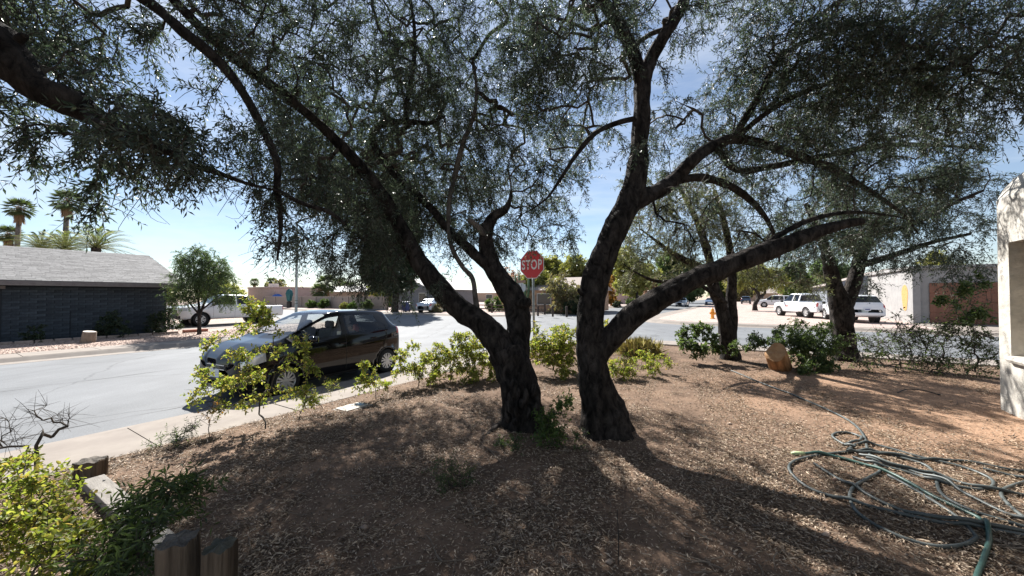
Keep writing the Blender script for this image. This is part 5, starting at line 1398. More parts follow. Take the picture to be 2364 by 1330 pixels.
# white pickup in the drive behind the grey house, facing left
c = G(466, 753, .14); s0, n0 = toSN(c)
c = AN(s0 + 1.65, n0 + .78, .137)
cd = make_car('parked_pickup', 'white pickup truck facing left in the drive beside the dark grey house', 'truck', c, ang(-A2[0], -A2[1]), st_pickup(5.4, 1.8), M['paint_white'], [(1.75, .38), (-1.5, .38)], .38, zp, track=.80, spokes=6, seams=[(4.3, 2.2, 5.1), (6.5, 2.2, 5.1), (8.6, 2.2, 5.1)], tw=.24, dark_below='trim')
extras(cd, .93, 1.2, 1.12, 2.7)
P_(cd['root'], 'truck_bed', MB().box((-1.75, 0, .95), (1.75, 1.6, .02)).box((-2.66, 0, .82), (.06, 1.7, .46)), 'paint_white', bevel=.01)
P_(cd['root'], 'fog_lamp', MB().box((2.69, .62, .68), (.06, .2, .14)).box((2.69, -.62, .68), (.06, .2, .14)), 'trim', bevel=.02)

# silver sedan nosed into the far drive
c = G(985, 722, .137)
cd = make_car('parked_sedan', 'silver-blue sedan parked across the side street behind the leaning trunk', 'car', (c[0] + .2, c[1] + 2, .137), ang(.22, .97), sedan_st(), M['paint_silver'], [(1.35, .32), (-1.35, .32)], .32, zsed, track=.77, seams=[(6.5, 2.2, 5.1)])
extras(cd, .9, .75, .92, 2.3)

# white pickup with red door logo on the pink gravel
c = W(1868, 716, 30); 
cd = make_car('parked_pickup', 'white pickup with red door lettering on pink gravel across the side street', 'truck', (c[0] + .3, c[1] + .8, .137), ang(.10, .99), st_pickup(5.7, 1.93, .97, 1.18, 1.2), M['paint_white'], [(1.85, .4), (-1.6, .4)], .4, zp, track=.84, spokes=6, seams=[(4.3, 2.2, 5.1), (6.5, 2.2, 5.1), (8.6, 2.2, 5.1)], tw=.26, dark_below='grey_trim')
extras(cd, .97, 1.2, 1.15, 2.85)
for z_, w_ in ((.92, .5), (.84, .36)):
    P_(cd['root'], 'door_lettering', MB().box((.75, .972, z_), (w_, .006, .045)), 'red_ink')
P_(cd['root'], 'tailgate', MB().box((-2.84, 0, .93), (.05, 1.7, .46)), 'paint_white', bevel=.01)
P_(cd['root'], 'rear_bumper', MB().box((-2.92, 0, .58), (.12, 1.8, .16)), 'chrome', bevel=.02)
# white SUV beside it, rear towards us
c = W(2026, 716, 24)
cd = make_car('parked_suv', 'white SUV seen from behind beside the lilac garage wall', 'car', (c[0] - .1, c[1] + 1.9, .137), ang(.36, .93), suv_st(4.85, 1.8), M['paint_white'], [(1.42, .39), (-1.38, .39)], .39, zsuv, track=.80, spokes=6, seams=[(6.5, 2.2, 5.1), (8.4, 2.2, 5.1)], tw=.26)
extras(cd, .93, 1.15, 1.12, 2.42, plate=False)
r_ = cd['root']
P_(r_, 'number_plate', MB().box((-2.42, 0, .86), (.02, .32, .16)), 'plate', bevel=.004)
P_(r_, 'plate_lettering', MB().box((-2.432, 0, .86), (.004, .24, .06)), 'plate_ink')
P_(r_, 'roof_rail', MB().tube([(.9, .62, 1.82), (-1.7, .62, 1.80)], .022, 6).tube([(.9, -.62, 1.82), (-1.7, -.62, 1.80)], .022, 6), 'trim')
P_(r_, 'rear_bumper', MB().box((-2.40, 0, .56), (.16, 1.76, .2)), 'paint_white', bevel=.04)
P_(r_, 'rear_wiper', MB().tube([(-2.25, 0, 1.2), (-2.19, .35, 1.28)], .01, 6), 'trim')
# farther cars
c = W(1790, 702, 56)
cd = make_car('parked_suv', 'distant white SUV side-on behind the twisted palo verde trunk', 'car', (c[0], c[1], .137), ang(N2[0], N2[1]), suv_st(4.8, 1.8), M['paint_white'], [(1.42, .39), (-1.38, .39)], .39, zsuv, track=.8, ku=4, kv=3, spokes=6)
far = [(1640, 693, 70, 'parked_sedan', 'distant dark blue car parked at the far street end', 'paint_navy', sedan_st, zsed, ang(-A2[0], -A2[1])),
       (1575, 695, 66, 'parked_sedan', 'distant pale car half hidden behind the low limb', 'paint_silver', sedan_st, zsed, ang(-A2[0], -A2[1])),
       (1722, 692, 80, 'parked_suv', 'distant dark SUV far up the street on the right kerb', 'paint_navy', suv_st, zsuv, ang(A2[0], A2[1]))]
for px, py, Y, nm, lab, pt, stf, zz, hd in far:
    c = W(px, py, Y)
    make_car(nm, lab, 'car', (c[0], c[1], .02), hd, stf(), M[pt], [(1.38, .33), (-1.38, .33)], .33, zz, track=.77, ku=4, kv=3, spokes=6)

# ------------------------------------------------------------------ buildings
HZ = math.atan2(A2[1], A2[0])                  # local x along the street, local y = away to the left (n)
def sn_thing(name, label, cat, s, n, z=.12, group=None):
    return thing(name, label, cat, AN(s, n, z), HZ, group)
M['grey_brick'] = pmat('grey_brick', (.034, .044, .055), (.058, .071, .085), scale=9, rough=.85, spec=.2, objrand=.22, bump=.35, bscale=40)
M['grey_mortar'] = pmat('grey_mortar', (.024, .03, .037), rough=.9)
M['shingle'] = pmat('shingle', (.17, .165, .165), (.24, .235, .23), scale=14, rough=.9, spec=.2, island=.22)
M['fascia'] = pmat('fascia', (.14, .12, .115), (.18, .16, .15), scale=8, rough=.7)
M['dark_door'] = pmat('dark_door', (.03, .028, .03), rough=.5)
M['edging'] = pmat('edging', (.26, .20, .17), (.36, .29, .25), scale=10, rough=.9, objrand=.2)
M['red_brick'] = pmat('red_brick', (.28, .10, .07), (.36, .15, .10), scale=14, rough=.9)

h = sn_thing('ranch_house', 'dark blue-grey brick house with grey shingle roof at the left edge', 'house', 0, 23)
wall = MB().box((-1.0, 2.6, 1.1), (15.0, 5.1, 2.2)).build('wall', M['grey_mortar'], h)
bme = None
row = 0
z = .01
while z < 2.06:
    off = .2 if row % 2 else 0
    x = 1.9 + (0 if row % 2 == 0 else -.2)
    while x < 6.5:
        x0, x1 = max(x, 1.9), min(x + .40, 6.49)
        if x1 - x0 > .08:
            if bme is None or abs((x1 - x0) - .40) > .001:
                o = MB().box((0, 0, 0), (x1 - x0, .03, .092)).build('brick', M['grey_brick'], wall, bevel=0)
                if abs((x1 - x0) - .40) < .001: bme = o.data
            else:
                o = bpy.data.objects.new('brick', bme); COL.objects.link(o); o.parent = wall
            o.location = ((x0 + x1) / 2, .045 - .012 * rng.random(), z + .046)
        x += .411
    z += .103; row += 1
P_(h, 'door', MB().box((1.2, .03, 1.0), (1.1, .04, 2.0)), 'dark_door', bevel=.005)
P_(h, 'door_lintel', MB().box((1.15, -.12, 2.04), (1.6, .22, .12)), 'fascia', bevel=.01)
ez, rz_ = 2.12, 3.92
xe0, xe1 = -9, 7.0
roof = MB().add([(xe0, -.55, ez + .17), (xe1, -.55, ez + .17), (xe1, 4.6, rz_), (xe0, 4.6, rz_), (xe0, 9.8, ez + .17), (xe1, 9.8, ez + .17), (xe0, -.55, ez + .10), (xe1, -.55, ez + .10), (xe1, 9.8, ez + .10), (xe0, 9.8, ez + .10)],
                [(0, 1, 2, 3), (3, 2, 5, 4), (6, 7, 1, 0), (9, 8, 7, 6), (4, 5, 8, 9), (1, 7, 8, 5, 2), (0, 3, 4, 9, 6)]).build('roof', M['fascia'], h)
P_(h, 'fascia_board', MB().box(((xe0 + xe1) / 2, -.575, ez + .075), (xe1 - xe0, .04, .17)), 'fascia', bevel=.004)
P_(h, 'soffit', MB().box(((xe0 + xe1) / 2, -.29, ez + .085), (xe1 - xe0 - .1, .5, .02)), 'fascia')
sl = math.atan2(rz_ - ez - .17, 5.15); SLn = math.hypot(rz_ - ez - .17, 5.15)
Rm = Matrix.Rotation(sl, 3, 'X')
mb = MB(); q = 0; d_ = .0
while d_ < SLn - .05:
    x = -3.0 + (.16 * (q % 2)) + .07 * math.sin(q * 1.7)
    while x < xe1 - .02:
        wdt = rng.uniform(.22, .38); x1 = min(x + wdt, xe1 + .02)
        yy, zz = -.55 + (d_ + .07) * math.cos(sl), ez + .17 + (d_ + .07) * math.sin(sl) + .012
        mb.box(((x + x1) / 2, yy, zz), (x1 - x - .006, .17, .012 + .006 * rng.random()), Matrix.Rotation(sl - .05, 3, 'X'))
        x = x1
    d_ += .145; q += 1
o = mb.build('shingles', M['shingle'], roof); o['kind'] = 'stuff'
for i in range(12):
    P_(h, 'edging_stone', MB().box((1.4 + i * .46, -.9 - .03 * math.sin(i), .05), (.42, .12, .12)), 'edging', bevel=.02)
P_(h, 'brick_edging', MB().box((7.35, -.75, .07), (.9, .3, .14)), 'red_brick', bevel=.015)
P_(h, 'conduit', MB().tube([(3.55, -.0, .1), (3.55, -.0, 1.1)], .014, 6), 'grey_mortar')

# loose gravel before the grey house
n = 5500
ss2 = rng.uniform(-3, 13.5, n); nn2 = 18.68 + rng.random(n) ** 1.3 * 3.4
sz = rng.uniform(.012, .032, n)
O6 = np.array([(1, 0, 0), (0, 1, 0), (-1, 0, 0), (0, -1, 0), (0, 0, .7), (0, 0, -.7)])
V = O6[None] * sz[:, None, None] * rng.uniform(.6, 1.3, (n, 6, 1))
V = V + np.column_stack([ss2 * A2[0] + nn2 * N2[0], ss2 * A2[1] + nn2 * N2[1], np.full(n, .135)])[:, None, :]
F = (np.arange(n) * 6)[:, None, None] + np.array([(0, 1, 4), (1, 2, 4), (2, 3, 4), (3, 0, 4), (1, 0, 5), (2, 1, 5), (3, 2, 5), (0, 3, 5)])[None]
M['loose_gravel'] = pmat('loose_gravel', (.30, .22, .18), (.42, .33, .28), scale=8, rough=.9, island=.45)
props(mesh_np('gravel', V.reshape(-1, 3), F.reshape(-1, 3), M['loose_gravel']), 'loose pinkish gravel in front of the dark grey house', 'gravel', kind='stuff')

# standing cut stump on the gravel
c = G(202, 791, .13)
o = thing('cut_stump', 'grey cut stump tilted on the gravel before the dark house', 'stump', c)
rot = Matrix.Rotation(R(9), 3, 'Y')
V = []; nside = 16
for hh, rs in ((-.03, .21), (.2, .19), (.40, .18), (.415, .17)):
    for j in range(nside):
        a = 2 * math.pi * j / nside
        k_ = 1 + .06 * math.sin(3 * a) + .04 * math.sin(7 * a + 1)
        p = rot @ Vector((rs * k_ * math.cos(a), rs * k_ * math.sin(a), hh)); V.append(tuple(p))
F = [(i * nside + j, i * nside + (j + 1) % nside, (i + 1) * nside + (j + 1) % nside, (i + 1) * nside + j) for i in range(3) for j in range(nside)]
M['stump_bark'] = pmat('stump_bark', (.16, .12, .09), (.27, .21, .16), scale=6, rough=.9, stretch=(2, 2, .5), bump=.5)
M['stump_top'] = pmat('stump_top', (.45, .40, .35), (.55, .5, .45), scale=12, rough=.85)
MB().add(V, F).build('bark', M['stump_bark'], o, smooth=True)
MB().add(V[3 * nside:], [tuple(range(nside))]).build('cut_face', M['stump_top'], o)

def far_tree(name, label, base, trunk, clumps, dens, leafm, barkm='bark', cat='tree', group=None, **kw):
    t = thing(name, label, cat, base, group=group)
    sk = trunk_parts(t, trunk, M[barkm])
    d = dict(fine=False, per=2, lo=.25, hi=.6, droop=.2, nodes=5, ll=.16, lw=.08, shape='lance', rmax=.06, r_tip=.008, step=.4, zmin=base[2] + .6, shoot_r=.005)
    d.update(kw)
    plant(t, sk, clumps, dens, leafm, M['twig'], **d)
    return t
def TW(base, pts): return dict(w=[(base[0] + x, base[1] + y, base[2] + z_, r_) for x, y, z_, r_ in pts], sides=10, flare=(.6, .2, 4))
def CB(base, x, y, z_, r, k=1.0, rz2=None): return (np.array([base[0] + x, base[1] + y, base[2] + z_]), (r, r, rz2 or r), k)

# feathery young tree on the gravel
b = G(460, 772, .13)
far_tree('mesquite_tree', 'young feathery tree with thin forked trunk on the gravel before the white pickup', b,
         [TW(b, [(0, 0, -.1, .09), (0, 0, .4, .07), (-.02, 0, .85, .062), (-.15, .1, 1.5, .05), (-.35, .1, 2.4, .035), (-.3, 0, 3.4, .015)]),
          TW(b, [(0, 0, .8, .05), (.2, 0, 1.4, .045), (.45, .1, 2.2, .03), (.6, 0, 3.2, .012)]), TW(b, [(-.02, 0, .9, .04), (-.45, -.1, 1.5, .03), (-1.0, 0, 2.2, .015)]), TW(b, [(.1, 0, 1.1, .035), (.6, 0, 1.5, .028), (1.2, 0, 2.0, .012)])],
         [CB(b, -.2, 0, 3.1, .8), CB(b, .5, .1, 2.9, .7), CB(b, -.8, .1, 2.3, .7), CB(b, .9, 0, 2.2, .65), CB(b, 0, 0, 2.3, .8), CB(b, .1, 0, 3.7, .45), CB(b, -1.1, 0, 1.6, .45), CB(b, 1.2, 0, 1.6, .4), CB(b, -.4, -.2, 1.7, .5), CB(b, 1.0, 0, 2.9, .4), CB(b, -.9, 0, 3.1, .4)],
         95, M['fluffy'], step=.2, ll=.085, lw=.022, nodes=8, lo=.2, hi=.4, r_tip=.004, droop=.3, fine=True)
# dark shrubs against the house wall
for (px, py, lab, r_) in [(252, 765, 'rounded dark shrub against the middle of the grey brick wall', .55), (372, 760, 'taller dark shrub at the right end of the grey brick wall', .6), (75, 780, 'small dark shrub by the door of the grey house', .3)]:
    kx = (px - 1182) / FPX; yy = (22.35 - .1 * r_) / (N2[0] * kx + N2[1]); b = np.array([kx * yy, yy, .13])
    shrub('wall_shrub', lab, [b, b + [.2, .1, 0]], [CB(b, 0, 0, r_ * .9, r_ * .8), CB(b, r_ * .8, .1, r_ * .7, r_ * .6), CB(b, -r_ * .7, .1, r_ * .6, r_ * .6), CB(b, .1, .1, r_ * 1.5, r_ * .5)], 170, M['dark_leaf'], ll=.07, lw=.035, group='dark shrubs along the grey house')

# ---- across the side street
M['block'] = brick_tex_mat('block', (.30, .25, .22), (.34, .285, .25), (.24, .2, .175), .4, .2, (R(90), 0, 0))
M['block_plain'] = pmat('block_plain', (.30, .25, .22), (.36, .30, .26), scale=5, rough=.9)
t = sn_thing('block_wall', 'tan concrete block garden wall with pilasters behind the round bushes', 'wall', 31, 52)
MB().box((0, 0, .78), (.18, 30, 1.56)).build('blockwork', M['block'], t)
MB().box((0, 0, 1.60), (.22, 30.1, .07)).build('coping', M['block_plain'], t, bevel=.01)
for i in range(9):
    MB().box((-.02, -14.8 + i * 3.7, .82), (.34, .40, 1.64)).build('pilaster', M['block_plain'], t, bevel=.01)
def on_ray(px, s, z=.13):
    k_ = (px - 1182) / FPX
    Y = s / (A2[0] * k_ + A2[1]); return np.array([k_ * Y, Y, z])
for i, (px, r_) in enumerate([(720, .72), (748, .8), (795, .55), (814, .62), (847, .75)]):
    b = on_ray(px, 30.0 if i < 2 else 29.6)
    lab = ['leftmost of two large round bushes at the block wall', 'right one of two large round bushes at the block wall', 'left one of the smaller round bushes at the block wall', 'middle one of the smaller round bushes at the block wall', 'rightmost round bush at the block wall by the dark tree'][i]
    shrub('round_bush', lab, [b, b + [.1, .1, 0]], [CB(b, 0, 0, r_ * .8, r_, 1, r_ * .8)], 190, [M['shrub'], M['shrub'], M['palo'], M['shrub'], M['weed']][i], ll=.10, lw=.06, per=3, group='round bushes along the block wall', r_tip=.004)

def gable_house(name, label, s, n, L, Wd, ez, rz2, wallm, roofm, over=.4, axis='x', windows=(), door=None, group=None):
    """L along the street, Wd across; ridge along x or y"""
    t = sn_thing(name, label, 'house', s, n, .1, group)
    MB().box((0, 0, ez / 2), (L, Wd, ez)).build('wall', wallm, t)
    a, b_ = L / 2 + over, Wd / 2 + over
    if axis == 'x':
        V = [(-a, -b_, ez - .05), (a, -b_, ez - .05), (a, b_, ez - .05), (-a, b_, ez - .05), (-a, 0, rz2), (a, 0, rz2)]
        F = [(0, 1, 5, 4), (2, 3, 4, 5), (1, 2, 5), (3, 0, 4), (3, 2, 1, 0)]
        gv = [(-L / 2 - .002, -Wd / 2, ez - .01), (-L / 2 - .002, Wd / 2, ez - .01), (-L / 2 - .002, 0, rz2 - .2)]
    else:
        V = [(-a, -b_, ez - .05), (a, -b_, ez - .05), (a, b_, ez - .05), (-a, b_, ez - .05), (0, -b_, rz2), (0, b_, rz2)]
        F = [(0, 1, 4), (1, 2, 5, 4), (2, 3, 5), (3, 0, 4, 5), (3, 2, 1, 0)]
        gv = None
    MB().add(V, F).build('roof', roofm, t)
    if gv:
        MB().hexa([(-L / 2 - over * .5, -Wd / 2, ez - .08), (-L / 2 - over * .5, Wd / 2, ez - .08), (-L / 2 + .1, Wd / 2, ez - .08), (-L / 2 + .1, -Wd / 2, ez - .08),
                   (-L / 2 - over * .5, -.05, rz2 - .2), (-L / 2 - over * .5, .05, rz2 - .2), (-L / 2 + .1, .05, rz2 - .2), (-L / 2 + .1, -.05, rz2 - .2)])
        e = a + .012
        MB().add([(-e, -b_ + .25, ez - .04), (-e, b_ - .25, ez - .04), (-e, 0, rz2 - .13), (-e + .1, -b_ + .25, ez - .04), (-e + .1, b_ - .25, ez - .04), (-e + .1, 0, rz2 - .13)], [(0, 1, 2), (5, 4, 3), (0, 2, 5, 3), (1, 4, 5, 2), (0, 3, 4, 1)]).build('gable', wallm, t)
    for (face, x, z_, w_, h_) in windows:
        if face == 'front':       # towards us along the street
            c_, sz, fz = (-L / 2 - .02, x, z_), (.06, w_ + .12, h_ + .12), (.08, w_, h_)
        else:                     # towards the street
            c_, sz, fz = (x, -Wd / 2 - .02, z_), (w_ + .12, .06, h_ + .12), (w_, .08, h_)
        f_ = MB().box(c_, sz).build('window', M['paper'], t)
        MB().box(c_, fz).build('pane', M['glass_far'], f_)
    return t
M['glass_far'] = pmat('glass_far', (.03, .035, .04), rough=.1, spec=.6)
M['blue_grey'] = pmat('blue_grey', (.16, .18, .21), (.2, .22, .25), scale=3, rough=.9)
M['tan_wall'] = pmat('tan_wall', (.36, .27, .2), (.42, .32, .25), scale=3, rough=.9)
M['pink_wall'] = pmat('pink_wall', (.48, .34, .3), (.54, .4, .36), scale=3, rough=.9)
M['white_roof'] = pmat('white_roof', (.5, .48, .46), (.58, .56, .54), scale=4, rough=.85)
M['brown_roof'] = pmat('brown_roof', (.24, .2, .18), (.32, .27, .24), scale=6, rough=.9)
M['stone_wall'] = pmat('stone_wall', (.38, .22, .14), (.50, .33, .22), scale=4, rough=.9, vor=(3.5, .3))
M['lilac'] = pmat('lilac', (.27, .26, .255), (.33, .32, .31), scale=2, rough=.9, bump=.2, bscale=30)
M['terracotta'] = pmat('terracotta', (.19, .085, .055), (.25, .115, .075), scale=5, rough=.75, stretch=(1, 1, .2))
M['ochre'] = pmat('ochre', (.42, .22, .06), (.50, .32, .13), scale=8, rough=.9)

gable_house('gabled_house', 'blue-grey gabled house behind the silver sedan', 38, 35.5, 9, 6.4, 2.6, 3.9, M['blue_grey'], M['white_roof'], axis='x', windows=[('front', -1.9, 1.5, 1.1, 1.1)])
gable_house('ranch_house', 'long low house with pale roof behind the block wall', 44, 60, 8, 26, 2.5, 3.6, M['tan_wall'], M['white_roof'], axis='y', windows=[('front', 4, 1.5, 1.6, 1.0)])
gable_house('ranch_house', 'tan stone ranch house behind the rail fence, beyond the stop sign', 41, 19.5, 9, 10.5, 2.4, 3.9, M['stone_wall'], M['brown_roof'], axis='y', windows=[('front', -1, 1.4, 1.6, 1.1), ('front', 3.2, 1.4, 1.2, 1.1)])
gable_house('gabled_house', 'small pink gabled house far up the street', 84, 24, 9, 6, 2.9, 4.6, M['pink_wall'], M['white_roof'], axis='x', windows=[('front', .2, 1.9, .9, 1.8), ('street', 1.5, 1.4, 1.4, 1.1)])
t = sn_thing('flat_house', 'pinkish flat-roofed house with parapet behind the white pickup', 'house', 36, 70)
MB().box((0, 0, 1.5), (8, 9, 3.0)).build('wall', M['pink_wall'], t)
MB().box((0, 0, 3.1), (8.2, 9.2, .3)).build('parapet', M['pink_wall'], t, bevel=.04)
MB().box((-1, 2, 3.5), (1.2, 1.2, .8)).build('chimney', M['white_roof'], t, bevel=.03)
for i, (s_, n_, c_, lab) in enumerate([(130, 30, 'tan_wall', 'distant tan house at the far end of the street'), (110, -14, 'pink_wall', 'distant pale house behind trees right of the street'), (62, 95, 'white_roof', 'distant white house beyond the block wall'), (150, -4, 'tan_wall', 'farthest house closing the street view'), (90, 60, 'tan_wall', 'distant tan house above the block wall by palms')]):
    gable_house('distant_house', lab, s_, n_, 10, 14, 2.6, 4.2, M[c_], M['brown_roof' if i % 2 else 'white_roof'], axis='y', windows=[('front', 0, 1.5, 2, 1.1)], group='distant houses')
gable_house('gabled_house', 'grey house behind the white SUV, left of the lilac wall', 50, -11, 9, 9, 2.7, 4.2, M['blue_grey'], M['brown_roof'], axis='x', windows=[('front', 0, 1.5, 1.5, 1.1)])

# tarp-wrapped bundle, blue tarp and bin by the block wall
M['teal'] = pmat('teal', (.02, .10, .11), (.03, .14, .15), scale=3, rough=.6)
M['blue'] = pmat('blue', (.03, .12, .42), rough=.5)
M['navy_bin'] = pmat('navy_bin', (.012, .03, .13), rough=.5)
c = on_ray(668, 29.6)
t = thing('garden_umbrella', 'folded dark teal garden umbrella beside the lamp post', 'umbrella', c)
P_(t, 'pole', MB().tube([(0, 0, 0), (0, 0, 2.4)], .03, 8), 'trim')
mb = MB().lathe([(.08, .9), (.26, 1.0), (.30, 1.4), (.42, 2.0), (.30, 2.5), (.05, 2.75)], (0, 0, 0), 'z', 14)
mb.v = [(x * (1 + .25 * math.sin(5 * math.atan2(y, x))), y * (1 + .25 * math.sin(5 * math.atan2(y, x))), z_) for x, y, z_ in mb.v]
P_(t, 'folded_canopy', mb, 'teal')
P_(t, 'base', MB().box((0, 0, .45), (.5, .5, .9)), 'trim', bevel=.04)
c = on_ray(640, 32.2, 1.55)
o = MB().ellipsoid((0, 0, .25), (.8, .6, .42), 14, 8).build('tarp_bundle', M['blue'], smooth=True)
o.location = (c[0], c[1], .2); o.scale = (1, 1, 1)
for v in o.data.vertices:
    v.co += Vector(mnoise.noise_vector(v.co * 3)) * .08; v.co.z += 1.25 if v.co.z > .1 else 0
props(o, 'bright blue tarp heaped behind the block wall left of the lamp post', 'tarp')
c = on_ray(937, 28.8)
t = thing('wheelie_bin', 'dark blue wheeled rubbish bin beside the silver sedan', 'bin', c, HZ)
MB().hexa([(-.25, -.27, .05), (.25, -.27, .05), (.25, .27, .05), (-.25, .27, .05), (-.33, -.34, 1.0), (.33, -.34, 1.0), (.33, .34, 1.0), (-.33, .34, 1.0)]).build('body', M['navy_bin'], t, bevel=.03)
MB().hexa([(-.37, -.37, 1.0), (.37, -.37, 1.0), (.37, .37, 1.0), (-.37, .37, 1.0), (-.35, -.34, 1.05), (.37, -.34, 1.12), (.37, .34, 1.12), (-.35, .34, 1.05)]).build('lid', M['navy_bin'], t, bevel=.015)
for sg in (1, -1): MB().lathe([(0, -.03), (.13, -.03), (.13, .03), (0, .03)], (.28, sg * .26, .13), 'y', 14).build('wheel', M['tyre'], t)

# ---- the lilac garage house across the side street on the right
cx = W(2105, 700, 24.0); s0, n0 = toSN(cx)
t = sn_thing('garage_house', 'flat-roofed lilac house with terracotta garage door, right edge across the street', 'house', s0, n0)
MB().box((5, -6, 1.72), (10, 12, 3.44)).build('wall', M['lilac'], t)
MB().box((5, -6, 3.52), (10.3, 12.3, .2)).build('parapet', M['lilac'], t, bevel=.03)
MB().box((-.14, -.15, 1.6), (.3, .36, 3.2)).build('pier', M['lilac'], t, bevel=.03)
g_ = MB().box((-.03, -3.4, 1.28), (.06, 5.2, 2.5)).build('garage_door', M['terracotta'], t)
for r_ in range(4):
    for c_ in range(6):
        MB().box((-.065, -.96 - c_ * .855 - .2, .36 + r_ * .61), (.03, .78, .54)).build('panel', M['terracotta'], g_, bevel=.012)
# painted motif on the sunlit side wall
V = [(1.2 + .55 * math.cos(a) * (1 + .15 * math.sin(3 * a)), .012, 1.6 + .95 * math.sin(a) * (1 + .1 * math.cos(2 * a))) for a in np.linspace(0, 2 * math.pi, 28, endpoint=False)]
MB().add(V + [(x, .002, z_) for x, y, z_ in V], [tuple(range(28))] + [(i, (i + 1) % 28, 28 + (i + 1) % 28, 28 + i) for i in range(28)]).build('painted_motif', M['ochre'], t)

# ---- the white adobe house we stand beside (right edge)
M['adobe'] = pmat('adobe', (.36, .34, .305), (.56, .53, .48), scale=3.5, rough=.9, spec=.15, bump=.7, bscale=9, bdist=.03)
M['adobe_in'] = pmat('adobe_in', (.48, .42, .30), (.54, .47, .35), scale=4, rough=.9, spec=.15)
e = gp(2300, 938); s0, n0 = toSN(e)
t = sn_thing('adobe_house', 'white rounded adobe house corner with a deep window at the right edge', 'house', s0, n0)
# local: x along street (corner at 0, house towards -x), y = n (face towards +y at 0)
def rounded_slab(x0, x1, y0, y1, z0, z1, r_, nr=6, taper=.035):
    mb = MB(); prof = []
    ring = []
    for (cx_, cy_, a0) in ((x1 - r_, y1 - r_, 0), (x0, y1 - r_, 90), (x0, y0, 180), (x1 - r_, y0, 270)):
        if cx_ == x1 - r_ and a0 == 0:
            for a in np.linspace(0, 90, nr): ring.append((cx_ + r_ * math.cos(R(a)), cy_ + r_ * math.sin(R(a))))
        elif a0 == 90: ring.append((x0, y1))
        elif a0 == 180: ring.append((x0, y0))
        else: ring.append((x1, y0))
    m_ = len(ring)
    zs_ = list(np.linspace(z0, z1 - .5, 12)) + [z1 - .5 + .5 * math.sin(R(a)) for a in (18, 36, 54, 72, 90)]
    V = []
    for z_ in zs_:
        t_ = (z_ - z0) / (z1 - z0)
        top = max(0, (z_ - (z1 - .5)) / .5)
        ins = taper * t_ * (z1 - z0) * .3 + .5 * (1 - math.sqrt(max(0, 1 - top * top)))
        for (x, y) in ring:
            V.append((x - (ins if x > x1 - r_ - .01 else 0), y - ((ins if top > 0 else 0) if y > y1 - r_ - .01 else 0), z_))
    F = [(i * m_ + j, i * m_ + (j + 1) % m_, (i + 1) * m_ + (j + 1) % m_, (i + 1) * m_ + j) for i in range(len(zs_) - 1) for j in range(m_)]
    F.append(tuple((len(zs_) - 1) * m_ + j for j in range(m_)))
    return mb.add(V, F)
WX0, WX1, WZ0, WZ1 = -1.6, -.42, .84, 2.50
slab = rounded_slab(-9, 0, -5, 0, -.1, 3.66, .14, nr=9)
cut = MB().box(((WX0 + WX1) / 2, .2, (WZ0 + WZ1) / 2), (WX1 - WX0, 1.1, WZ1 - WZ0)).build('cutter', M['adobe'])
tmp = slab.build('tmp_wall', M['adobe'])
bo = tmp.modifiers.new('b', 'BOOLEAN'); bo.object = cut; bo.operation = 'DIFFERENCE'; bo.solver = 'EXACT'
me = bpy.data.meshes.new_from_object(tmp.evaluated_get(bpy.context.evaluated_depsgraph_get()))
bpy.data.objects.remove(tmp); bpy.data.objects.remove(cut)
me.materials.clear()
link('wall', me, M['adobe'], t)
MB().box(((WX0 + WX1) / 2, -.36, (WZ0 + WZ1) / 2), (WX1 - WX0 - .006, .04, WZ1 - WZ0 - .006)).build('window_reveal', M['adobe_in'], t)
P_(t, 'window_pane', MB().box(((WX0 + WX1) / 2 - .2, -.335, (WZ0 + WZ1) / 2), (WX1 - WX0 - .5, .02, WZ1 - WZ0 - .3)), 'glass_far')
mb = MB().box(((WX0 + WX1) / 2 + .01, -.06, WZ0 - .02), (WX1 - WX0 + .02, .26, .10))
P_(t, 'window_sill', mb, 'adobe', bevel=.06)

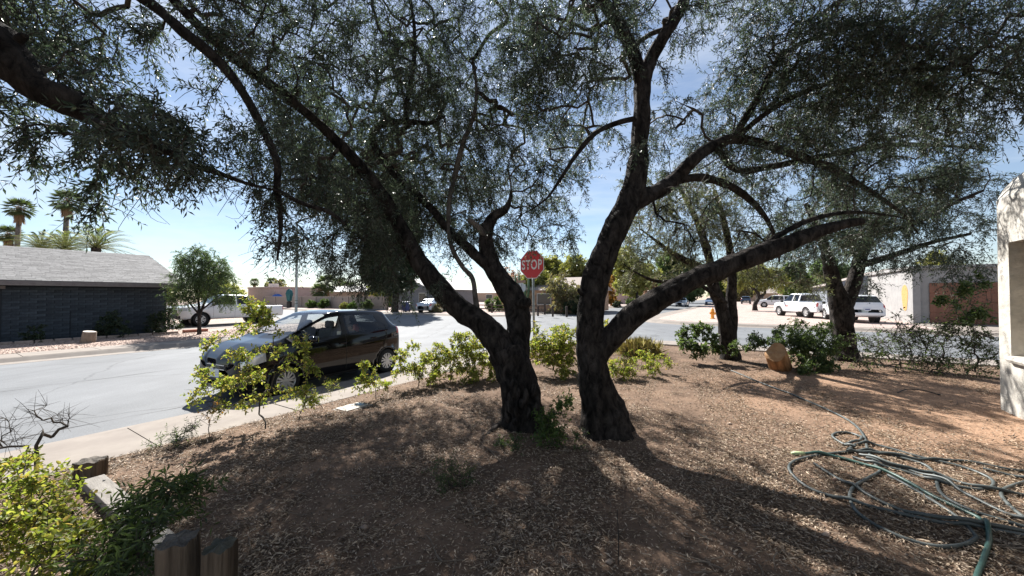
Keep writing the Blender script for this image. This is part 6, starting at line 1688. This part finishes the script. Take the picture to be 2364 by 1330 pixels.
# ------------------------------------------------------------------ street furniture
M['sign_red'] = pmat('sign_red', (.60, .015, .025), rough=.35, spec=.5)
M['sign_white'] = pmat('sign_white', (.8, .8, .8), rough=.4)
M['sign_back'] = pmat('sign_back', (.42, .43, .44), rough=.45, metallic=.5)
M['galv'] = pmat('galv', (.30, .33, .32), (.38, .41, .40), scale=9, rough=.5, metallic=.5)
M['sign_green'] = pmat('sign_green', (.28, .17, .12), rough=.5)
def octagon(r_, y0, y1):
    a = [R(22.5 + 45 * i) for i in range(8)]
    V = [(r_ * math.cos(q), y0, r_ * math.sin(q)) for q in a] + [(r_ * math.cos(q), y1, r_ * math.sin(q)) for q in a]
    return MB().add(V, [tuple(range(8)), tuple(range(15, 7, -1))] + [(i, (i + 1) % 8, 8 + (i + 1) % 8, 8 + i) for i in range(8)])
def stop_sign(label, base, rz2, zc, wr_=.415, lean=0.0):
    t = thing('stop_sign', label, 'sign', base, rz2)
    MB().tube([(lean * 1.0, .045, -.2), (0, .045, zc + .3)], .032, 10).build('post', M['galv'], t, smooth=True)
    p = octagon(wr_, .004, 0).build('sign_plate', M['sign_back'], t)
    p.location = (0, 0, zc)
    b1 = octagon(wr_ * .995, -.004, -.001).build('border', M['sign_white'], p)
    b2 = octagon(wr_ * .945, -.008, -.005).build('face', M['sign_red'], p)
    cu = bpy.data.curves.new('lettering', 'FONT'); cu.body = 'STOP'; cu.align_x = 'CENTER'; cu.align_y = 'CENTER'; cu.size = .40; cu.extrude = .001; cu.offset = .008; cu.space_character = 1.12
    tx = bpy.data.objects.new('tmp_text', cu); COL.objects.link(tx)
    me = bpy.data.meshes.new_from_object(tx.evaluated_get(bpy.context.evaluated_depsgraph_get()))
    bpy.data.objects.remove(tx)
    co = np.zeros(len(me.vertices) * 3); me.vertices.foreach_get('co', co); co = co.reshape(-1, 3)
    co[:, 0] *= .645 / (co[:, 0].max() - co[:, 0].min()); co[:, 1] *= .27 / (co[:, 1].max() - co[:, 1].min())
    co[:, 1] -= (co[:, 1].max() + co[:, 1].min()) / 2; co[:, 0] -= (co[:, 0].max() + co[:, 0].min()) / 2
    co = np.column_stack([co[:, 0], -.0105 - co[:, 2], co[:, 1]])
    me.vertices.foreach_set('co', co.astype(np.float32).ravel()); me.update()
    me.materials.clear()
    link('lettering', me, M['sign_white'], p)
    for z_ in (-.34, .34): MB().lathe([(0, -.012), (.012, -.012), (.012, 0)], (0, 0, z_), 'y', 8).build('bolt', M['galv'], p)
    return t
sc_ = W(1228, 611, 10.2)
stop_sign('red STOP sign on a galvanised post at the near corner', (sc_[0], sc_[1], .12), -R(36) + 0.0, sc_[2] - .12, .41, lean=.05)
b = W(1203, 666, 29.5)
t2 = stop_sign('grey back of a stop sign across the intersection', (b[0], b[1], .12), math.pi - R(20), b[2] - .12 + .05, .41)
MB().box((0, .045, b[2] + .42), (.75, .02, .2)).build('street_name_plate', M['sign_green'], t2)

# lamp post
b = on_ray(684, 17.9)
t = thing('lamp_post', 'tall grey street lamp post with two dark straps left of the tree mass', 'lamp post', b)
P_(t, 'pole', MB().tube([(0, 0, -.2), (0, 0, .3), (0, 0, 4), (0, 0, 8.2)], [.13, .115, .10, .075], 14), 'galv', smooth=True)
for z_ in (1.05, 1.32): P_(t, 'strap', MB().lathe([(.114, -.02), (.119, -.02), (.119, .02), (.114, .02)], (0, 0, z_), 'z', 14), 'trim')
P_(t, 'arm', MB().tube([(0, 0, 8.1), (.6, -.2, 8.5), (1.8, -.6, 8.6)], [.05, .045, .04], 8), 'galv', smooth=True)
P_(t, 'lamp_head', MB().ellipsoid((2.1, -.7, 8.58), (.4, .16, .09), 12, 6), 'galv', smooth=True)

# fire hydrant
M['hydrant'] = pmat('hydrant', (.75, .30, .03), (.8, .36, .05), scale=12, rough=.45)
b = G(1645, 736, .13)
t = thing('fire_hydrant', 'orange-yellow fire hydrant on the pink gravel corner', 'hydrant', b, R(20))
P_(t, 'barrel', MB().lathe([(0, 0), (.17, 0), (.17, .05), (.115, .07), (.11, .52), (.15, .54), (.15, .58), (.125, .6)], (0, 0, 0), 'z', 18), 'hydrant', smooth=False)
P_(t, 'bonnet', MB().lathe([(.13, .59), (.125, .68), (.08, .76), (.035, .78), (.035, .84), (0, .845)], (0, 0, 0), 'z', 18), 'hydrant', smooth=True)
for sg in (1, -1): P_(t, 'outlet', MB().lathe([(.05, .1), (.05, .17), (.075, .17), (.075, .22), (.03, .22), (.03, .25), (0, .25)], (0, 0, .42), 'x', 12) if sg > 0 else MB().lathe([(.05, -.1), (.05, -.17), (.075, -.17), (.075, -.22), (.03, -.22), (.03, -.25), (0, -.25)], (0, 0, .42), 'x', 12), 'hydrant')
P_(t, 'pumper_outlet', MB().lathe([(.07, -.1), (.07, -.18), (.095, -.18), (.095, -.23), (0, -.23)], (0, 0, .40), 'y', 12), 'hydrant')

# post and rail fence on the opposite corner
M['dark_wood'] = pmat('dark_wood', (.05, .035, .03), (.09, .065, .05), scale=6, rough=.85, stretch=(1, 1, .3))
t = sn_thing('rail_fence', 'dark post-and-rail fence on the opposite corner lot', 'fence', 31.5, 20.5)
for i in range(8):
    MB().box((.12 * math.sin(i), -4.6 + i * 2.0, .48), (.15, .15, 1.02)).build('post', M['dark_wood'], t, bevel=.01)
    if i < 7:
        for z_ in (.42, .78): MB().box((.06, -3.6 + i * 2.0, z_ + .02 * math.sin(i * 2)), (.07, 1.96, .10)).build('rail', M['dark_wood'], t, bevel=.01)
for i, (px, s_) in enumerate([(1242, 28.8), (1276, 28.6), (1308, 28.6)]):
    c = on_ray(px, s_)
    o = MB().box((0, 0, .42), (.16, .16, .9)).build('wood_bollard', M['dark_wood'], bevel=.02)
    o.location = c; props(o, ['leftmost short dark bollard post on the opposite corner', 'middle short dark bollard post on the opposite corner', 'rightmost short dark bollard post on the opposite corner'][i], 'bollard', 'dark bollard posts on the opposite corner')

# ------------------------------------------------------------------ background trees and palms
b = on_ray(912, 27.6)
far_tree('evergreen_tree', 'tall dark evergreen tree rising behind the leaning olive stem', b,
         [TW(b, [(0, 0, -.1, .42), (0, 0, 1, .34), (.1, 0, 3, .3), (-.1, 0, 7, .24), (-.5, 0, 12, .13), (-.7, 0, 16.5, .04)])],
         [CB(b, -.6, 0, 15.8, .9), CB(b, -.6, 0, 13.8, 1.3), CB(b, -1.0, 0, 11.5, 1.8), CB(b, .8, 0, 11.0, 1.5), CB(b, -1.2, 0, 8.5, 2.2), CB(b, 1.0, 0, 8.4, 1.8), CB(b, -1.6, 0, 5.5, 2.0), CB(b, .9, 0, 5.5, 1.8), CB(b, -.6, -.5, 3.2, 1.2), CB(b, 1.2, 0, 3.6, 1.0), CB(b, -2.6, 0, 4.0, .9)],
         17, M['dark_leaf'], ll=.36, lw=.2, per=3, lo=.4, hi=.9, rmax=.1, r_tip=.015, step=.5, zmin=1.5)
specs = [
    ('palo_verde_tree', 'broad pale yellow-green tree filling the gap right of the stop sign', 1292, 52, 6.6, 3.0, 'palo', 60, 0),
    ('palo_verde_tree', 'pale yellow-green tree seen under the low limb, left part', 1468, 58, 8.2, 3.2, 'palo', 44, .1),
    ('shade_tree', 'pale feathery tree seen under the low limb, right part', 1570, 66, 8.6, 3.4, 'fluffy', 44, .1),
    ('palo_verde_tree', 'yellow-green rounded tree behind the stop sign post', 1262, 44, 4.6, 2.3, 'palo', 60, 0),
    ('mesquite_tree', 'grey thinly leaved tree right of the stop sign', 1310, 38, 3.7, 1.9, 'brownish', 34, .45),
    ('bare_tree', 'pinkish-grey bare tree between leaning stem and stop sign', 1182, 46, 5.2, 1.9, 'pink_leaf', 26, .6),
    ('shade_tree', 'bright yellow-green tree just left of the sinuous trunk', 1348, 48, 6.3, 2.4, 'palo', 50, 0),
    ('shade_tree', 'green tree behind the orange bush up the street', 1405, 92, 9, 3.6, 'shrub', 30, 0),
    ('blossom_tree', 'pinkish blossoming tree right of the pink gabled house', 1528, 74, 4.6, 2.6, 'pink_leaf', 36, .1),
    ('shade_tree', 'dark green tree behind the pink gabled house', 1500, 104, 9.5, 4, 'dark_leaf', 26, 0),
    ('shade_tree', 'pale green tree above the far street end', 1590, 96, 7, 3.4, 'fluffy', 26, 0),
    ('shade_tree', 'distant olive-coloured tree closing the street', 1668, 120, 8, 4.2, 'shrub', 22, 0),
    ('shade_tree', 'rounded distant tree left of the palo verde', 1715, 110, 8.4, 4.2, 'brownish', 22, 0),
    ('shade_tree', 'dense green tree behind the white pickup on gravel', 1850, 72, 7.2, 3.2, 'shrub', 36, 0),
    ('shade_tree', 'tall green tree behind the grey house at right', 1930, 62, 7.6, 2.8, 'fluffy', 36, 0),
    ('shade_tree', 'yellowish tree rising over the lilac house parapet', 2185, 46, 6.4, 2.0, 'palo', 36, 0),
    ('shade_tree', 'pale tree above the roof of the dark grey house', 350, 44, 5.4, 2.4, 'palo', 36, 0),
    ('shade_tree', 'low hazy green tree behind the white pickup', 515, 60, 4.6, 3.0, 'palo', 36, 0),
    ('shade_tree', 'small green tree over the block wall beside the dark tree', 885, 58, 3.6, 1.8, 'lime', 40, 0),
    ('bare_tree', 'small bare tree behind the folded garden umbrella', 650, 74, 4.2, 2.2, 'brownish', 26, .6),
]
for nm, lab, px, Y, hgt, r_, mt_, dn, bare in specs:
    c = W(px, 700, Y); b = np.array([c[0], c[1], .1])
    cls = []
    for i in range(7):
        a = i * 2.4; q = r_ * (.55 if i else 0)
        cls.append(CB(b, q * math.cos(a), q * math.sin(a) * .7, hgt - r_ * .85 + r_ * .45 * math.sin(i * 1.9), r_ * (.62 + .12 * math.sin(i * 3.3))))
    lk = .006 * Y
    far_tree(nm, lab, b, [TW(b, [(0, 0, -.1, .05 * r_ + .06), (.05 * r_, 0, hgt * .3, .04 * r_ + .05), (-.1 * r_, 0, hgt * .6, .03 * r_ + .03), (0, 0, hgt * .85, .02)])], cls, dn * .34 * (2.0 / r_) ** .6, M[mt_],
             ll=min(.6, lk * 1.3), lw=min(.3, lk * .62), lo=.3, hi=.5 + .1 * r_, per=2, rmax=.09, r_tip=.01, step=.5, bare=bare, group='background trees')
# palo verde with twisted trunk on the pink gravel
c = W(1742, 703, 44); b = np.array([c[0], c[1], .13])
far_tree('palo_verde_tree', 'palo verde with twisted dark trunk on the pink gravel across the street', b,
         [TW(b, [(0, 0, -.1, .3), (.1, 0, .8, .22), (.5, 0, 1.5, .19), (.3, 0, 2.2, .15), (-.6, 0, 2.8, .11), (-1.3, 0, 3.6, .05)]), TW(b, [(.5, 0, 1.5, .15), (1.2, 0, 2.0, .13), (1.3, 0, 2.7, .1), (2.2, 0, 3.4, .05)]), TW(b, [(.35, 0, 2.0, .1), (.2, 0, 3.0, .08), (.6, 0, 4.2, .03)])],
         [CB(b, -1.4, 0, 3.9, 1.2), CB(b, .3, 0, 4.2, 1.4), CB(b, 2.0, 0, 3.9, 1.2), CB(b, 3.0, 0, 3.2, .9), CB(b, -2.3, 0, 3.2, .8), CB(b, .8, 0, 3.2, .9)], 50, M['palo'], ll=.2, lw=.08, rmax=.07, r_tip=.01, step=.4, zmin=1.8)
# bushes across the street
for px, s_, r_, mt_, nm, lab in [(1408, 62, 1.5, 'orange_leaf', 'autumn_bush', 'tall orange-leaved bush left of the pink gabled house'), (1425, 58, .7, 'dark_leaf', 'round_bush', 'low dark bush under the orange bush'),
                             (1455, 66, .8, 'weed', 'round_bush', 'dark rounded bush before the pink gabled house'), (1493, 68, .9, 'shrub', 'round_bush', 'green rounded bush right of the pink house window'),
                             (1005, 28.7, .8, 'brownish', 'dry_bush', 'dry tan bush in front of the silver sedan'), (1140, 34, 1.0, 'shrub', 'garden_bush', 'green bush at the tan stone house wall'), (1330, 34.5, 1.1, 'dark_leaf', 'garden_bush', 'dark hedge bush behind the rail fence')]:
    b = on_ray(px, s_)
    hgt = 2.2 if nm == 'autumn_bush' else 1.0
    shrub(nm, lab, [b, b + [.2, .1, 0]], [CB(b, 0, 0, r_ * .8 * hgt, r_ * .8, 1, r_ * .8 * hgt), CB(b, r_ * .5, 0, r_ * .5, r_ * .6), CB(b, -r_ * .5, 0, r_ * .5, r_ * .6)], 32, M[mt_], 'bush', fine=False, ll=.19, lw=.08, per=3, lo=.12, hi=.3, r_tip=.005)
# columnar cactus
b = W(1190, 700, 41); b = np.array([b[0], b[1], .1])
t = thing('columnar_cactus', 'cluster cactus with many upright arms left of the stop sign', 'cactus', b)
for i in range(9):
    a = i * .7; x = (i - 4) * .32
    MB().tube([(x * .3, .1 * math.sin(a), 0), (x * .9, .1 * math.sin(a), 1.0), (x * 1.1, .1 * math.cos(a), 2.0), (x * 1.15, 0, 3.6 + .9 * math.sin(i * 1.7))], [.13, .15, .14, .08], 8).build('arm', M['cactus'], t, smooth=True)

def fan_palm(label, base, hgt, r_, lean=0.0, group='fan palms'):
    t = thing('fan_palm', label, 'palm', base, group=group)
    MB().tube([(0, 0, -.1), (lean * .3, 0, hgt * .4), (lean, 0, hgt)], [.26, .2, .16], 10).build('trunk', M['bark_pale'], t, smooth=True)
    Ps = []; Ds = []; Ls = []; Ns = []; Pk = []
    for i in range(46):
        a = i * 2.399; el = R(75 - 125 * (i / 46))
        d = np.array([math.cos(a) * math.cos(el), math.sin(a) * math.cos(el), math.sin(el)])
        c_ = np.array([lean, 0, hgt]) + d * r_ * .5
        up_ = unit(np.cross(d, [0, 0, 1.0])); nn = np.cross(up_, d)
        for q in np.linspace(-1.25, 1.25, 13):
            dd = unit(d * math.cos(q) + up_ * math.sin(q) + np.array([0, 0, -.25]))
            Ps.append(c_); Ds.append(dd); Ls.append(r_ * .55 * (1 - .15 * abs(q))); Ns.append(nn)
        Pk.append((np.array([np.array([lean, 0, hgt]), c_]), np.array([.02, .012])))
    V, F = leaf_faces(np.array(Ps), np.array(Ds), np.array(Ns), np.array(Ls), np.full(len(Ps), r_ * .055), .1, 'lance', .15)
    o = mesh_np('crown', V, F, M['palm_leaf'], t); o['kind'] = 'stuff'
    V, F = tubes_mesh(Pk); o = mesh_np('leaf_stalks', V, F, M['palm_skirt'], t); o['kind'] = 'stuff'
    n = 160
    a = rng.uniform(0, 6.28, n)
    P0 = np.column_stack([lean + .2 * np.cos(a), .2 * np.sin(a), hgt - .2 - rng.random(n) * r_ * .7])
    D = unit(np.column_stack([np.cos(a) * .35, np.sin(a) * .35, -np.ones(n)]))
    V, F = leaf_faces(P0, D, np.column_stack([np.cos(a), np.sin(a), np.zeros(n)]), rng.uniform(.3, .6, n) * r_, np.full(n, .1 * r_), .1)
    o = mesh_np('dead_skirt', V, F, M['palm_skirt'], t); o['kind'] = 'stuff'
    return t
for px, py, Y, r_, lab in [(38, 482, 36, 1.2, 'fan palm with slim curved trunk at the left edge above the roof'), (148, 466, 33, 1.25, 'tallest fan palm above the dark house roof'), (14, 542, 40, 1.2, 'lower fan palm cut by the left edge')]:
    c = W(px, py, Y); fan_palm(lab, (c[0], c[1], .1), c[2] - .1, r_, .3)
for i, (px, py, Y, r_) in enumerate([(587, 652, 150, 2.0), (627, 652, 140, 2.2), (649, 653, 160, 2.0), (782, 653, 140, 1.9), (789, 650, 150, 1.9), (798, 660, 110, 1.7), (808, 661, 130, 1.8), (753, 656, 62, 1.9), (736, 672, 60, 1.5)]):
    c = W(px, py, Y)
    lab = ['tiny distant palm left of the lamp post, leftmost', 'tiny distant palm beside a thin cypress', 'tiny distant palm nearest the lamp post', 'left one of two tall thin distant palms', 'right one of two tall thin distant palms', 'short distant palm right of the tall pair', 'rightmost tiny distant palm by the dark tree', 'taller shaggy palm behind the block wall', 'shorter shaggy palm behind the block wall'][i]
    fan_palm(lab, (c[0], c[1], .1), c[2] - .1, r_, .1, 'distant palms')

def date_palm(label, base, hgt, fl, nf=44):
    t = thing('date_palm', label, 'palm', base, group='feather palms behind the grey house')
    MB().tube([(0, 0, -.1), (0, 0, hgt)], [.3, .26], 10).build('trunk', M['bark'], t)
    Ps = []; Ds = []; Ls = []; Ns = []; st_ = []
    for i in range(nf):
        a = i * 2.399 + rng.normal() * .1; el = R(80 - 85 * (i / nf) ** .8)
        d = np.array([math.cos(a) * math.cos(el), math.sin(a) * math.cos(el), math.sin(el)])
        ts = np.linspace(0, 1, 26)
        L = fl * rng.uniform(.85, 1.1)
        pts = np.array([0, 0, hgt]) + d * (L * ts[:, None]) + np.array([0, 0, -1.0]) * (.42 * L * ts[:, None] ** 2.2)
        st_.append((pts[::5], np.linspace(.025, .006, 6)))
        side = unit(np.cross(d, [0, 0, 1.0]))
        T = unit(np.gradient(pts, axis=0))
        for q in range(4, 26):
            for sg in (1, -1):
                Ps.append(pts[q]); Ds.append(unit(T[q] * .75 + side * sg * .6 + np.array([0, 0, .22]))); Ls.append(fl * .17 * (1 - .5 * abs(ts[q] - .45))); Ns.append(np.array([0, 0, 1.0]))
    V, F = leaf_faces(np.array(Ps), np.array(Ds), np.array(Ns), np.array(Ls), np.full(len(Ps), .035), .1)
    o = mesh_np('crown', V, F, M['date_leaf'], t); o['kind'] = 'stuff'
    V, F = tubes_mesh(st_); o = mesh_np('frond_ribs', V, F, M['date_leaf'], t); o['kind'] = 'stuff'
for px, py, Y, fl, lab in [(222, 572, 27, 2.7, 'spiky feather palm above the roof ridge, rightmost'), (150, 575, 29, 2.4, 'spiky feather palm above the roof ridge, middle'), (95, 572, 31, 2.2, 'spiky feather palm above the roof ridge, leftmost')]:
    c = W(px, py, Y); date_palm(lab, (c[0], c[1], .1), c[2] - .1, fl)
# thin cypresses far off
for i, (px, Y, hgt) in enumerate([(615, 130, 6.5), (624, 130, 7.0)]):
    c = W(px, 690, Y); b = np.array([c[0], c[1], .1])
    far_tree('cypress_tree', ['left one of two thin distant cypresses', 'right one of two thin distant cypresses'][i], b, [TW(b, [(0, 0, -.1, .15), (0, 0, hgt * .9, .04)])], [CB(b, 0, 0, hgt * (.25 + .2 * q), .5, 1, .9) for q in range(4)], 60, M['dark_leaf'], ll=.4, lw=.2, lo=.2, hi=.4, step=.5, r_tip=.01, group='distant cypresses')
